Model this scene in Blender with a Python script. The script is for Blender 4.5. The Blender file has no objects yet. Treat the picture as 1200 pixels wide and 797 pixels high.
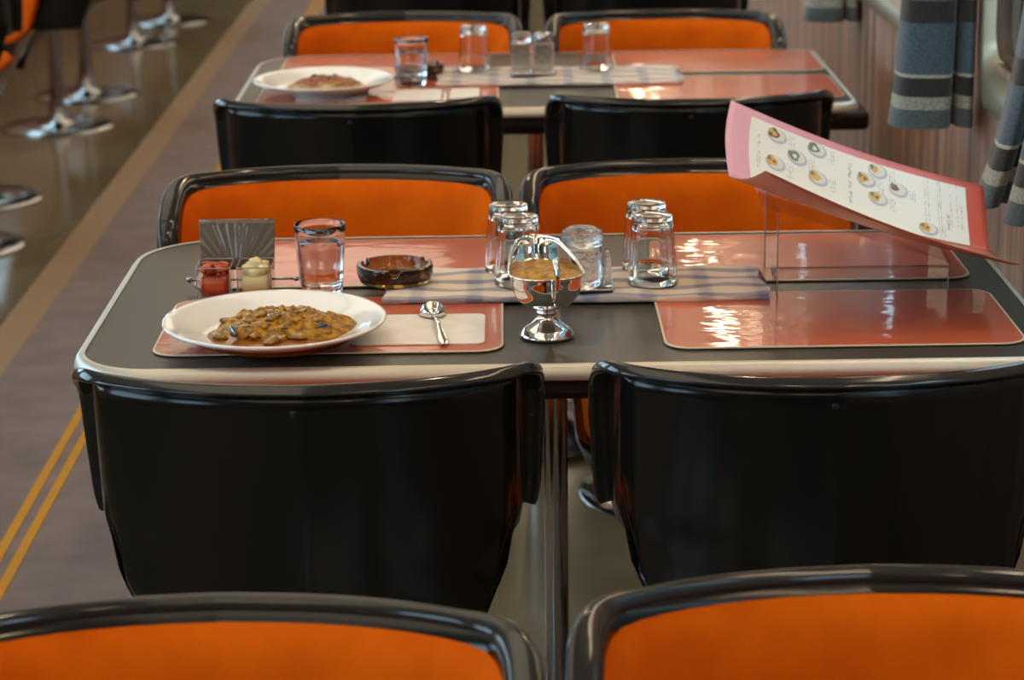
import bpy, bmesh, math, random
from mathutils import Vector, Matrix
random.seed(7)
PI = math.pi
sc = bpy.context.scene
COL = sc.collection

# ------------------------------------------------------------------ camera
def look(loc, pitch, yaw, roll):
    F = Vector((math.sin(yaw)*math.cos(pitch), math.cos(yaw)*math.cos(pitch), -math.sin(pitch)))
    r = F.cross(Vector((0, 0, 1))).normalized()
    u = r.cross(F)
    rr = r*math.cos(roll) - u*math.sin(roll)
    uu = r*math.sin(roll) + u*math.cos(roll)
    m = Matrix((rr, uu, -F)).transposed().to_4x4()
    m.translation = loc
    return m
cd = bpy.data.cameras.new('camera')
cam = bpy.data.objects.new('camera', cd)
COL.objects.link(cam)
cam.matrix_world = look(Vector((0, 0, 1.465)), math.radians(15.589), math.radians(0.083), math.radians(0.8))
cd.sensor_width = 36
cd.lens = 2780/1200*36
cd.clip_start = 0.05
cd.dof.use_dof = True
cd.dof.focus_distance = 2.63
cd.dof.aperture_fstop = 8.2
sc.camera = cam

# ------------------------------------------------------------------ light
w = bpy.data.worlds.new('world'); sc.world = w; w.use_nodes = True
bg = w.node_tree.nodes['Background']
bg.inputs[0].default_value = (0.70, 0.84, 1.0, 1)
bg.inputs[1].default_value = 8.0
sc.view_settings.view_transform = 'Standard'
sc.view_settings.look = 'None'
sc.view_settings.exposure = -0.12
sc.view_settings.gamma = 1.0
sc.view_settings.use_curve_mapping = False
sc.cycles.use_denoising = True
sc.cycles.caustics_reflective = False
sc.cycles.caustics_refractive = False
sc.cycles.max_bounces = 10
sc.cycles.transparent_max_bounces = 16
sc.cycles.transmission_bounces = 10
sc.cycles.sample_clamp_indirect = 6.0
LAMP_W = 6.5        # each ceiling panel
SPOT_W = 1.2       # each tube over the windows
XW, XL = 0.77, -2.10
YN, YF = -1.2, 15.0
ZC = 2.2

# ------------------------------------------------------------------ materials
def mat(name, col, rough=0.5, metal=0.0, spec=0.5, trans=0.0, ior=1.45, coat=0.0, coat_r=0.05, sheen=0.0, sss=0.0):
    m = bpy.data.materials.new(name); m.use_nodes = True
    b = m.node_tree.nodes['Principled BSDF']
    b.inputs['Base Color'].default_value = (*col, 1)
    b.inputs['Roughness'].default_value = rough
    b.inputs['Metallic'].default_value = metal
    b.inputs['Specular IOR Level'].default_value = spec
    b.inputs['Transmission Weight'].default_value = trans
    b.inputs['IOR'].default_value = ior
    b.inputs['Coat Weight'].default_value = coat
    b.inputs['Coat Roughness'].default_value = coat_r
    b.inputs['Sheen Weight'].default_value = sheen
    if sss:
        b.inputs['Subsurface Weight'].default_value = sss
        b.inputs['Subsurface Scale'].default_value = 0.01
    return m
def nodes(m): return m.node_tree.nodes, m.node_tree.links, m.node_tree.nodes['Principled BSDF']
def noise_col(m, c1, c2, scale, detail=3, vec='Object', stretch=None, lo=0.35, hi=0.65, bump=0.0, dist=0.001):
    n, l, b = nodes(m)
    tc = n.new('ShaderNodeTexCoord'); src = tc.outputs[vec]
    if stretch:
        mp = n.new('ShaderNodeMapping'); mp.inputs['Scale'].default_value = stretch
        l.new(src, mp.inputs[0]); src = mp.outputs[0]
    t = n.new('ShaderNodeTexNoise'); t.inputs['Scale'].default_value = scale; t.inputs['Detail'].default_value = detail
    l.new(src, t.inputs['Vector'])
    r = n.new('ShaderNodeValToRGB')
    r.color_ramp.elements[0].position = lo; r.color_ramp.elements[0].color = (*c1, 1)
    r.color_ramp.elements[1].position = hi; r.color_ramp.elements[1].color = (*c2, 1)
    l.new(t.outputs['Fac'], r.inputs[0]); l.new(r.outputs[0], b.inputs['Base Color'])
    if bump:
        bp = n.new('ShaderNodeBump'); bp.inputs['Strength'].default_value = bump; bp.inputs['Distance'].default_value = dist
        l.new(t.outputs['Fac'], bp.inputs['Height']); l.new(bp.outputs[0], b.inputs['Normal'])
    return m
def add_bump(m, scale, strength, dist=0.001, stretch=None, detail=2):
    n, l, b = nodes(m)
    tc = n.new('ShaderNodeTexCoord'); src = tc.outputs['Object']
    if stretch:
        mp = n.new('ShaderNodeMapping'); mp.inputs['Scale'].default_value = stretch
        l.new(src, mp.inputs[0]); src = mp.outputs[0]
    t = n.new('ShaderNodeTexNoise'); t.inputs['Scale'].default_value = scale; t.inputs['Detail'].default_value = detail
    l.new(src, t.inputs['Vector'])
    bp = n.new('ShaderNodeBump'); bp.inputs['Strength'].default_value = strength; bp.inputs['Distance'].default_value = dist
    l.new(t.outputs['Fac'], bp.inputs['Height']); l.new(bp.outputs[0], b.inputs['Normal'])
    return m
def ramp_axis(m, axis, stops, const=True):
    """colour bands along an object axis; stops = [(metres, colour)], up to the last"""
    n, l, b = nodes(m)
    tc = n.new('ShaderNodeTexCoord'); sp = n.new('ShaderNodeSeparateXYZ'); l.new(tc.outputs['Object'], sp.inputs[0])
    top = stops[-1][0]
    mr = n.new('ShaderNodeMapRange'); mr.inputs['From Max'].default_value = top
    l.new(sp.outputs[axis], mr.inputs['Value'])
    r = n.new('ShaderNodeValToRGB'); cr = r.color_ramp; cr.interpolation = 'CONSTANT' if const else 'LINEAR'
    while len(cr.elements) > 1: cr.elements.remove(cr.elements[-1])
    cr.elements[0].position = 0; cr.elements[0].color = (*stops[0][1], 1)
    for z, c in stops[1:]:
        e = cr.elements.new(min(z/top, 1.0)); e.color = (*c, 1)
    l.new(mr.outputs[0], r.inputs[0])
    return r

M = {}
M['shell'] = mat('shell_plastic', (0.009, 0.008, 0.007), 0.17, spec=0.38)
add_bump(M['shell'], 3.0, 0.15, 0.004)
M['rim'] = mat('rim_plastic', (0.022, 0.021, 0.020), 0.13, spec=0.6)
M['orange'] = mat('orange_velour', (0.70, 0.13, 0.004), 0.9, spec=0.1, sheen=0.12)
noise_col(M['orange'], (0.62, 0.092, 0.001), (0.78, 0.134, 0.002), 14, 6, lo=0.3, hi=0.7, bump=0.25, dist=0.002)
M['orange'].node_tree.nodes['Principled BSDF'].inputs['Sheen Tint'].default_value = (1, 0.5, 0.1, 1)
M['chrome'] = mat('chrome', (0.42, 0.42, 0.42), 0.16, 1.0)
M['silver'] = mat('polished_silver', (0.80, 0.79, 0.76), 0.05, 1.0)
M['trim'] = mat('aluminium_edge', (0.60, 0.57, 0.49), 0.48, 0.75)
M['laminate'] = mat('grey_laminate', (0.055, 0.049, 0.038), 0.36, spec=0.35)
noise_col(M['laminate'], (0.042, 0.038, 0.030), (0.066, 0.060, 0.047), 420, 2, stretch=(1, 6, 1))
M['black'] = mat('black_metal', (0.012, 0.011, 0.010), 0.45)
M['china'] = mat('white_china', (0.86, 0.87, 0.86), 0.12, spec=0.5, coat=0.4)
M['mat'] = mat('salmon_laminate_sheet', (0.44, 0.072, 0.030), 0.30, spec=0.25, coat=0.55, coat_r=0.03)
noise_col(M['mat'], (0.50, 0.092, 0.034), (0.60, 0.128, 0.054), 5, 3)
def mat_wave(m):
    n, l, b = nodes(m)
    tc = n.new('ShaderNodeTexCoord'); t = n.new('ShaderNodeTexNoise'); t.inputs['Scale'].default_value = 10; t.inputs['Detail'].default_value = 3
    mp = n.new('ShaderNodeMapping'); mp.inputs['Scale'].default_value = (1.0, 2.2, 1)
    l.new(tc.outputs['Object'], mp.inputs[0]); l.new(mp.outputs[0], t.inputs['Vector'])
    bp = n.new('ShaderNodeBump'); bp.inputs['Strength'].default_value = 0.3; bp.inputs['Distance'].default_value = 0.003
    l.new(t.outputs['Fac'], bp.inputs['Height']); l.new(bp.outputs[0], b.inputs['Normal']); l.new(bp.outputs[0], b.inputs['Coat Normal'])
mat_wave(M['mat'])
M['matedge'] = mat('clear_film_edge', (0.75, 0.62, 0.45), 0.3)
M['paper'] = mat('white_paper', (0.78, 0.76, 0.72), 0.7)
noise_col(M['paper'], (0.82, 0.80, 0.77), (0.90, 0.88, 0.85), 30, 3, bump=0.1)
def simple_glass(name, col, rough=0.0, ior=1.45):
    return mat(name, col, rough, trans=1.0, ior=ior)
M['glass'] = simple_glass('clear_glass', (0.96, 0.98, 0.98))
M['water'] = simple_glass('water', (0.97, 0.99, 1.0), ior=1.33)
M['brownglass'] = simple_glass('smoked_brown_glass', (0.30, 0.15, 0.045))
M['frost'] = simple_glass('ribbed_frosted_glass', (0.95, 0.98, 1.0), 0.22)
add_bump(M['frost'], 160, 0.6, 0.002)
M['acrylic'] = simple_glass('clear_acrylic', (0.98, 0.98, 0.97))
def acrylic_nodes(m):
    n, l = m.node_tree.nodes, m.node_tree.links
    n.clear()
    o = n.new('ShaderNodeOutputMaterial'); t = n.new('ShaderNodeBsdfTransparent'); t.inputs[0].default_value = (0.955, 0.955, 0.945, 1)
    g = n.new('ShaderNodeBsdfGlossy'); g.inputs['Roughness'].default_value = 0.03
    f = n.new('ShaderNodeFresnel'); f.inputs['IOR'].default_value = 1.49; mx = n.new('ShaderNodeMixShader')
    ge = n.new('ShaderNodeNewGeometry'); fm = n.new('ShaderNodeMath'); fm.operation = 'MULTIPLY_ADD'; fm.inputs[1].default_value = -1; fm.inputs[2].default_value = 1; fm.use_clamp = True; l.new(ge.outputs['Backfacing'], fm.inputs[0])
    ff = n.new('ShaderNodeMath'); ff.operation = 'MULTIPLY'; l.new(f.outputs[0], ff.inputs[0]); l.new(fm.outputs[0], ff.inputs[1])
    l.new(ff.outputs[0], mx.inputs[0]); l.new(t.outputs[0], mx.inputs[1]); l.new(g.outputs[0], mx.inputs[2]); l.new(mx.outputs[0], o.inputs[0])
acrylic_nodes(M['acrylic'])
M['polished_edge'] = mat('polished_acrylic_edge', (0.55, 0.48, 0.42), 0.15, trans=0.5)
M['smoke'] = mat('smoked_acrylic', (0.15, 0.12, 0.095), 0.08, spec=0.6)
M['curry'] = mat('curry_sauce', (0.24, 0.085, 0.006), 0.34, spec=0.4, coat=0.12, coat_r=0.15)
noise_col(M['curry'], (0.15, 0.058, 0.001), (0.58, 0.27, 0.004), 130, 6, bump=1.0, dist=0.004)
M['boatsauce'] = mat('yellow_curry_sauce', (0.5, 0.25, 0.005), 0.3, spec=0.4)
noise_col(M['boatsauce'], (0.26, 0.105, 0.002), (0.60, 0.30, 0.005), 90, 6, bump=1.0, dist=0.003)
M['sauce2'] = mat('thin_curry_sauce', (0.27, 0.085, 0.009), 0.28, spec=0.5, coat=0.3)
M['chunk'] = mat('vegetable_chunk', (0.20, 0.11, 0.01), 0.25, coat=0.5)
noise_col(M['chunk'], (0.10, 0.048, 0.003), (0.46, 0.21, 0.008), 120, 4, bump=0.5, dist=0.002)
M['eggplant'] = mat('eggplant_skin', (0.02, 0.018, 0.022), 0.1, spec=0.8, coat=0.8)
M['pasta'] = mat('pasta', (0.70, 0.50, 0.22), 0.4)
noise_col(M['pasta'], (0.55, 0.36, 0.13), (0.80, 0.62, 0.34), 60, 4, bump=0.9, dist=0.004)
M['meat'] = mat('meat_sauce', (0.20, 0.055, 0.02), 0.35)
noise_col(M['meat'], (0.16, 0.04, 0.018), (0.42, 0.13, 0.055), 90, 4, bump=1.0, dist=0.005)
M['herb'] = mat('green_herb', (0.05, 0.12, 0.02), 0.6)
M['pickle'] = mat('red_pickle', (0.50, 0.055, 0.015), 0.3, coat=0.4)
noise_col(M['pickle'], (0.30, 0.02, 0.006), (0.65, 0.11, 0.02), 50, 3)
M['onion'] = mat('white_pickle', (0.80, 0.69, 0.38), 0.3, coat=0.4, sss=0.2)
# runner cloth
M['cloth'] = mat('checked_cloth', (0.6, 0.55, 0.5), 0.9, sheen=0.2)
def cloth_nodes(m):
    n, l, b = nodes(m)
    tc = n.new('ShaderNodeTexCoord'); sp = n.new('ShaderNodeSeparateXYZ'); l.new(tc.outputs['Object'], sp.inputs[0])
    def stripe(axis, freq, thr, soft=0.10, ph=0.0):
        a = n.new('ShaderNodeMath'); a.operation = 'MULTIPLY_ADD'; a.inputs[1].default_value = freq*2*PI; a.inputs[2].default_value = ph
        l.new(sp.outputs[axis], a.inputs[0])
        s = n.new('ShaderNodeMath'); s.operation = 'SINE'; l.new(a.outputs[0], s.inputs[0])
        mr = n.new('ShaderNodeMapRange'); mr.inputs['From Min'].default_value = thr-soft; mr.inputs['From Max'].default_value = thr+soft
        l.new(s.outputs[0], mr.inputs['Value']); return mr.outputs[0]
    s1 = stripe(1, 24, 0.35, 0.25); s2 = stripe(0, 14, 0.70, 0.25)
    ad = n.new('ShaderNodeMath'); ad.operation = 'MULTIPLY_ADD'; ad.inputs[1].default_value = 0.42; l.new(s2, ad.inputs[0]); 
    mu = n.new('ShaderNodeMath'); mu.operation = 'MULTIPLY'; mu.inputs[1].default_value = 0.72; l.new(s1, mu.inputs[0]); l.new(mu.outputs[0], ad.inputs[2])
    mx = n.new('ShaderNodeMix'); mx.data_type = 'RGBA'; mx.inputs['A'].default_value = (0.82, 0.69, 0.56, 1); mx.inputs['B'].default_value = (0.22, 0.22, 0.33, 1)
    l.new(ad.outputs[0], mx.inputs['Factor']); l.new(mx.outputs['Result'], b.inputs['Base Color'])
cloth_nodes(M['cloth'])
# curtain: bands measured upwards from the hem (object origin on the hem)
M['curtain'] = mat('striped_wool_curtain', (0.1, 0.13, 0.16), 0.95, sheen=0.3)
def curtain_nodes(m):
    n, l, b = nodes(m)
    G, W, D, L, B = (0.085, 0.105, 0.105), (0.33, 0.31, 0.25), (0.030, 0.027, 0.025), (0.45, 0.42, 0.33), (0.070, 0.105, 0.130)
    r = ramp_axis(m, 2, [(0, G), (0.030, W), (0.049, D), (0.080, L), (0.085, B), (0.165, D), (0.200, (0.10, 0.13, 0.16)), (0.30, W), (0.32, D), (0.36, B), (0.6, D), (1.3, B)])
    t = n.new('ShaderNodeTexNoise'); t.inputs['Scale'].default_value = 260; t.inputs['Detail'].default_value = 3
    tc = n.new('ShaderNodeTexCoord'); l.new(tc.outputs['Object'], t.inputs['Vector'])
    mr = n.new('ShaderNodeMapRange'); mr.inputs['From Min'].default_value = 0.3; mr.inputs['From Max'].default_value = 0.7; mr.inputs['To Min'].default_value = 0.65; mr.inputs['To Max'].default_value = 1.3
    l.new(t.outputs['Fac'], mr.inputs['Value'])
    mx = n.new('ShaderNodeVectorMath'); mx.operation = 'SCALE'; l.new(r.outputs[0], mx.inputs[0]); l.new(mr.outputs[0], mx.inputs['Scale'])
    l.new(mx.outputs[0], b.inputs['Base Color'])
    bp = n.new('ShaderNodeBump'); bp.inputs['Strength'].default_value = 0.5; bp.inputs['Distance'].default_value = 0.001
    l.new(t.outputs['Fac'], bp.inputs['Height']); l.new(bp.outputs[0], b.inputs['Normal'])
curtain_nodes(M['curtain'])
# wall with vertical stripes running up it
M['wall'] = mat('striped_wall_panel', (0.3, 0.17, 0.11), 0.32, spec=0.5)
noise_col(M['wall'], (0.22, 0.160, 0.135), (0.68, 0.38, 0.26), 20, 5, stretch=(0.0, 1.0, 0.0), lo=0.38, hi=0.62)
M['plainwall'] = mat('beige_wall_panel', (0.42, 0.27, 0.16), 0.4)
M['ceil'] = mat('cream_ceiling', (0.62, 0.52, 0.38), 0.7)
M['farwall'] = mat('brown_partition', (0.10, 0.065, 0.04), 0.5)
M['frame'] = mat('champagne_window_frame', (0.46, 0.40, 0.28), 0.38, 0.7)
M['gasket'] = mat('window_gasket', (0.10, 0.055, 0.03), 0.5)
M['winglass'] = simple_glass('window_glass', (0.93, 0.97, 0.97))
# the window panes let daylight straight through
def pane_nodes(m):
    n, l = m.node_tree.nodes, m.node_tree.links
    n.clear()
    o = n.new('ShaderNodeOutputMaterial'); t = n.new('ShaderNodeBsdfTransparent'); t.inputs[0].default_value = (0.80, 0.90, 0.92, 1)
    g = n.new('ShaderNodeBsdfGlossy'); g.inputs['Roughness'].default_value = 0.02
    f = n.new('ShaderNodeFresnel'); mx = n.new('ShaderNodeMixShader')
    ge = n.new('ShaderNodeNewGeometry'); fm = n.new('ShaderNodeMath'); fm.operation = 'MULTIPLY_ADD'; fm.inputs[1].default_value = -1; fm.inputs[2].default_value = 1; fm.use_clamp = True; l.new(ge.outputs['Backfacing'], fm.inputs[0])
    ff = n.new('ShaderNodeMath'); ff.operation = 'MULTIPLY'; l.new(f.outputs[0], ff.inputs[0]); l.new(fm.outputs[0], ff.inputs[1])
    l.new(ff.outputs[0], mx.inputs[0]); l.new(t.outputs[0], mx.inputs[1]); l.new(g.outputs[0], mx.inputs[2]); l.new(mx.outputs[0], o.inputs[0])
pane_nodes(M['winglass'])
M['floor'] = mat('polished_brown_floor', (0.13, 0.085, 0.042), 0.13, spec=0.55)
noise_col(M['floor'], (0.145, 0.110, 0.060), (0.20, 0.155, 0.090), 3, 4)
M['carpet'] = mat('mauve_carpet', (0.17, 0.095, 0.075), 0.95, sheen=0.2)
noise_col(M['carpet'], (0.135, 0.086, 0.068), (0.215, 0.143, 0.116), 9, 10, lo=0.3, hi=0.7, bump=0.5, dist=0.004)
M['band'] = mat('tan_border', (0.30, 0.19, 0.10), 0.5)
M['yellow'] = mat('yellow_line', (0.56, 0.24, 0.012), 0.9)
M['pink'] = mat('pink_menu_card', (0.78, 0.30, 0.34), 0.45, spec=0.4)
def pink_nodes(m):   # the card is printed from pale pink at its top to coral at its foot
    n, l, b = nodes(m)
    uv = n.new('ShaderNodeTexCoord'); sp = n.new('ShaderNodeSeparateXYZ'); l.new(uv.outputs['UV'], sp.inputs[0])
    r = n.new('ShaderNodeValToRGB'); cr = r.color_ramp
    cr.elements[0].position = 0.1; cr.elements[0].color = (0.80, 0.42, 0.55, 1)
    cr.elements[1].position = 0.98; cr.elements[1].color = (0.62, 0.10, 0.055, 1)
    e = cr.elements.new(0.55); e.color = (0.74, 0.25, 0.28, 1)
    l.new(sp.outputs[0], r.inputs[0]); l.new(r.outputs[0], b.inputs['Base Color'])
pink_nodes(M['pink'])
M['cover'] = mat('shaded_pink_cover', (0.50, 0.18, 0.11), 0.25, spec=0.5)  # pink card, browner here because its shade is mixed into the colour
M['insert'] = mat('menu_paper', (0.88, 0.89, 0.84), 0.4)
M['ink'] = mat('grey_ink', (0.36, 0.35, 0.33), 0.6)
M['inkred'] = mat('red_ink', (0.50, 0.15, 0.12), 0.6)
M['dish'] = mat('printed_dish', (0.50, 0.56, 0.66), 0.5)
M['dishw'] = mat('printed_plate', (0.78, 0.77, 0.72), 0.5)
M['foody'] = mat('printed_yellow_food', (0.72, 0.44, 0.12), 0.5)
M['foodb'] = mat('printed_brown_food', (0.22, 0.12, 0.06), 0.5)
M['foodg'] = mat('printed_green_food', (0.20, 0.24, 0.15), 0.5)
M['dark'] = mat('dark_fitting', (0.02, 0.02, 0.022), 0.4)
def emis(name, col, s):
    m = bpy.data.materials.new(name); m.use_nodes = True; n, l = m.node_tree.nodes, m.node_tree.links
    n.clear(); o = n.new('ShaderNodeOutputMaterial'); e = n.new('ShaderNodeEmission')
    e.inputs[0].default_value = (*col, 1); e.inputs[1].default_value = s; l.new(e.outputs[0], o.inputs[0]); return m
M['tube'] = emis('lamp_diffuser', (1.0, 0.86, 0.68), 0.5)
M['globe'] = emis('lamp_tube', (1.0, 0.80, 0.55), 22.0)

M['bulb'] = emis('lamp_bulb', (1.0, 0.78, 0.52), 60.0)

# ------------------------------------------------------------------ helpers
def obj(name, bm, m, parent=None, loc=None, smooth=True, bevel=0, seg=2, auto=None):
    me = bpy.data.meshes.new(name); bm.normal_update(); bm.to_mesh(me); bm.free()
    for mm in (m if isinstance(m, (list, tuple)) else [m]): me.materials.append(mm)
    if smooth:
        for p in me.polygons: p.use_smooth = True
        if auto: me.set_sharp_from_angle(angle=math.radians(auto))
    o = bpy.data.objects.new(name, me); COL.objects.link(o)
    if parent: o.parent = parent
    if loc: o.location = loc
    if bevel:
        b = o.modifiers.new('bevel', 'BEVEL'); b.width = bevel; b.segments = seg; b.limit_method = 'ANGLE'; b.angle_limit = math.radians(40)
        b.harden_normals = False
    return o
def thing(name, label, cat, loc=(0, 0, 0), group=None):
    o = bpy.data.objects.new(name, None); COL.objects.link(o); o.location = loc; o.empty_display_size = 0.05
    return tag(o, label, cat, group)
def tag(o, label, cat, group=None, kind=None):
    o['label'] = label; o['category'] = cat
    if group: o['group'] = group
    if kind: o['kind'] = kind
    return o
def struct(name, bm, m, **k):
    o = obj(name, bm, m, **k); o['kind'] = 'structure'; return o
def dup(root, loc, label, group=None, rotz=0.0):
    def cp(o, par):
        c = o.copy(); COL.objects.link(c); c.parent = par
        for ch in list(o.children): cp(ch, c)
        return c
    r = cp(root, None); r.location = loc; r.rotation_euler = (0, 0, rotz); r['label'] = label
    if group: r['group'] = group
    return r
def box(bm, x0, x1, y0, y1, z0, z1, mi=0):
    v = [bm.verts.new(p) for p in ((x0,y0,z0),(x1,y0,z0),(x1,y1,z0),(x0,y1,z0),(x0,y0,z1),(x1,y0,z1),(x1,y1,z1),(x0,y1,z1))]
    for f in ((0,3,2,1),(4,5,6,7),(0,1,5,4),(1,2,6,5),(2,3,7,6),(3,0,4,7)):
        bm.faces.new([v[i] for i in f]).material_index = mi
    return bm
def lathe(bm, prof, n=48, cx=0, cy=0, sx=1, sy=1, rib=0, ribn=0, ribz=None, closed=False, mi=0):
    """prof = [(r,z)]; r=0 ends are poles"""
    rings = []
    for r, z in prof:
        if r <= 1e-6: rings.append([bm.verts.new((cx, cy, z))]); continue
        ring = []
        for i in range(n):
            a = 2*PI*i/n; rr = r
            if rib and (ribz is None or ribz[0] <= z <= ribz[1]): rr = r*(1+rib*math.cos(ribn*a))
            ring.append(bm.verts.new((cx+rr*math.cos(a)*sx, cy+rr*math.sin(a)*sy, z)))
        rings.append(ring)
    if closed: rings.append(rings[0])
    for a, b in zip(rings, rings[1:]):
        if len(a) == 1 and len(b) == 1: continue
        for i in range(n):
            j = (i+1) % n
            if len(a) == 1: f = (a[0], b[j], b[i])
            elif len(b) == 1: f = (a[i], a[j], b[0])
            else: f = (a[i], a[j], b[j], b[i])
            bm.faces.new(f).material_index = mi
    bmesh.ops.recalc_face_normals(bm, faces=bm.faces)
    return bm
def grid(bm, nu, nv, fn, mi=0, uv=False, wrap=False):
    vs = [[bm.verts.new(fn(i/nu, j/nv)) for j in range(nv+1)] for i in range(nu+(0 if wrap else 1))]
    if wrap: vs.append(vs[0])
    lay = bm.loops.layers.uv.verify() if uv else None
    for i in range(nu):
        for j in range(nv):
            f = bm.faces.new((vs[i][j], vs[i+1][j], vs[i+1][j+1], vs[i][j+1])); f.material_index = mi
            if uv:
                for lp, (a, b) in zip(f.loops, ((i, j), (i+1, j), (i+1, j+1), (i, j+1))): lp[lay].uv = (a/nu, b/nv)
    return vs
def rrect(x0, x1, y0, y1, r, n=10):
    """rounded rectangle outline, r = (bl, br, tr, tl)"""
    out = []
    for (cx, cy, rr, a0) in ((x0+r[0], y0+r[0], r[0], 180), (x1-r[1], y0+r[1], r[1], 270), (x1-r[2], y1-r[2], r[2], 0), (x0+r[3], y1-r[3], r[3], 90)):
        for k in range(n+1):
            a = math.radians(a0+90*k/n); out.append((cx+rr*math.cos(a), cy+rr*math.sin(a)))
    return out
def slab(bm, outline, z0, z1, mi=0):
    b = [bm.verts.new((x, y, z0)) for x, y in outline]; t = [bm.verts.new((x, y, z1)) for x, y in outline]
    bm.faces.new(t).material_index = mi; bm.faces.new(b[::-1]).material_index = mi
    n = len(b)
    for i in range(n):
        j = (i+1) % n; bm.faces.new((b[i], b[j], t[j], t[i])).material_index = mi
    return bm
def sweep(bm, path, frames, prof, caps=True, closed=False, mi=0):
    """path points, frames (n, b) vectors, prof [(a,b)]"""
    rings = []
    for p, (n_, b_) in zip(path, frames):
        rings.append([bm.verts.new(p + n_*a + b_*c) for a, c in prof])
    if closed: rings.append(rings[0])
    k = len(prof)
    for r0, r1 in zip(rings, rings[1:]):
        for i in range(k):
            j = (i+1) % k; bm.faces.new((r0[i], r0[j], r1[j], r1[i])).material_index = mi
    if caps and not closed:
        bm.faces.new(rings[0][::-1]); bm.faces.new(rings[-1])
    bmesh.ops.recalc_face_normals(bm, faces=bm.faces)
def tube(bm, pts, r, n=12, closed=False, rs=None, mi=0):
    pts = [Vector(p) for p in pts]; fr = []
    N = len(pts); up = None
    for i in range(N):
        a = pts[(i-1) % N] if (closed or i > 0) else pts[i]; b = pts[(i+1) % N] if (closed or i < N-1) else pts[i]
        t = (b-a).normalized()
        if up is None:
            up = Vector((0, 0, 1)) if abs(t.z) < 0.9 else Vector((1, 0, 0))
        n_ = (up - t*up.dot(t)).normalized(); up = n_; b_ = t.cross(n_)
        k = rs[i]/r if rs else 1
        fr.append((n_*k, b_*k))
    prof = [(r*math.cos(2*PI*i/n), r*math.sin(2*PI*i/n)) for i in range(n)]
    sweep(bm, pts, fr, prof, True, closed, mi)
    return bm
def lerp_tab(tab, x):
    if x <= tab[0][0]: return tab[0][1]
    for (a, va), (b, vb) in zip(tab, tab[1:]):
        if x <= b:
            t = (x-a)/(b-a); t = t*t*(3-2*t) if len(tab) > 2 else t
            return va+(vb-va)*t
    return tab[-1][1]
def crom(P, t):
    """Catmull-Rom through P, t in 0..1"""
    n = len(P)-1; s = min(t*n, n-1e-9); i = int(s); f = s-i
    p0 = P[max(i-1, 0)]; p1 = P[i]; p2 = P[i+1]; p3 = P[min(i+2, n)]
    return tuple(0.5*((2*b)+(-a+c)*f+(2*a-5*b+4*c-d)*f*f+(-a+3*b-3*c+d)*f**3) for a, b, c, d in zip(p0, p1, p2, p3))

# ------------------------------------------------------------------ the car
bm = bmesh.new(); box(bm, XL-0.1, XW+0.3, YN-0.1, YF+0.1, -0.05, 0.0); struct('floor', bm, M['floor'], smooth=False)
bm = bmesh.new(); box(bm, XL-0.1, XW+0.3, YN-0.1, YF+0.1, ZC, ZC+0.05); struct('ceiling', bm, M['ceil'], smooth=False)
bm = bmesh.new(); box(bm, XL-0.1, XW+0.3, YF, YF+0.1, 0, ZC); struct('wall_far', bm, M['farwall'], smooth=False)
bm = bmesh.new(); box(bm, XL-0.1, XW+0.3, YN-0.1, YN, 0, ZC); struct('wall_near', bm, M['farwall'], smooth=False)
WZ0, WZ1, WHALF, PITCH, W0 = 0.875, 1.75, 0.61, 1.68, 3.10
centers = [W0+PITCH*k for k in range(-2, 8) if YN < W0+PITCH*k-0.7 and W0+PITCH*k+0.7 < YF]
def side_wall(name, xa, xb):
    bm = bmesh.new()
    box(bm, xa, xb, YN, YF, 0, WZ0); box(bm, xa, xb, YN, YF, WZ1, ZC)
    prev = YN
    for c in centers:
        box(bm, xa, xb, prev, c-WHALF, WZ0, WZ1); prev = c+WHALF
    box(bm, xa, xb, prev, YF, WZ0, WZ1)
    return struct(name, bm, M['wall'], smooth=False)
side_wall('wall_right', XW, XW+0.12)
side_wall('wall_left', XL-0.12, XL)
# plain beige panels under each window, sill ledge
def ring_frame(bm, yc, half, z0, z1, x_in, x_out, wd, r, rin):
    """rounded window surround in the YZ plane, proud of the wall"""
    o = rrect(yc-half, yc+half, z0, z1, (r,)*4, 8); i_ = rrect(yc-half+wd, yc+half-wd, z0+wd, z1-wd, (rin,)*4, 8)
    n = len(o)
    rings = []
    for pts, x in ((o, x_out), (o, x_in+0.004*(1 if x_in < x_out else -1)), ([(a*0.8+b*0.2, c*0.8+d*0.2) for (a, c), (b, d) in zip(o, i_)], x_in), ([(a*0.25+b*0.75, c*0.25+d*0.75) for (a, c), (b, d) in zip(o, i_)], x_in), (i_, x_in+(x_out-x_in)*0.5), (i_, x_out)):
        rings.append([bm.verts.new((x, y, z)) for y, z in pts])
    rings.append(rings[0])
    for a, b in zip(rings, rings[1:]):
        for k in range(n):
            j = (k+1) % n; bm.faces.new((a[k], a[j], b[j], b[k]))
    bmesh.ops.recalc_face_normals(bm, faces=bm.faces)
wn = 0
for side, xin, xout in ((1, XW, XW+0.12), (-1, XL, XL-0.12)):
    for c in centers:
        wn += 1
        bm = bmesh.new(); ring_frame(bm, c, WHALF+0.055, WZ0-0.075, WZ1+0.055, xin-0.018*side, xin+0.10*side, 0.075, 0.075, 0.045)
        fr = struct('window_%d' % wn, bm, M['frame'])
        bm = bmesh.new(); ring_frame(bm, c, WHALF-0.012, WZ0+0.008, WZ1-0.012, xin-0.002*side, xin+0.06*side, 0.010, 0.05, 0.045)
        obj('window_gasket', bm, M['gasket'], fr)
        bm = bmesh.new(); box(bm, *sorted((xin+0.010*side, xin+0.015*side)), c-WHALF, c+WHALF, WZ0, WZ1)
        obj('window_pane', bm, M['winglass'], fr, smooth=False)
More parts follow.
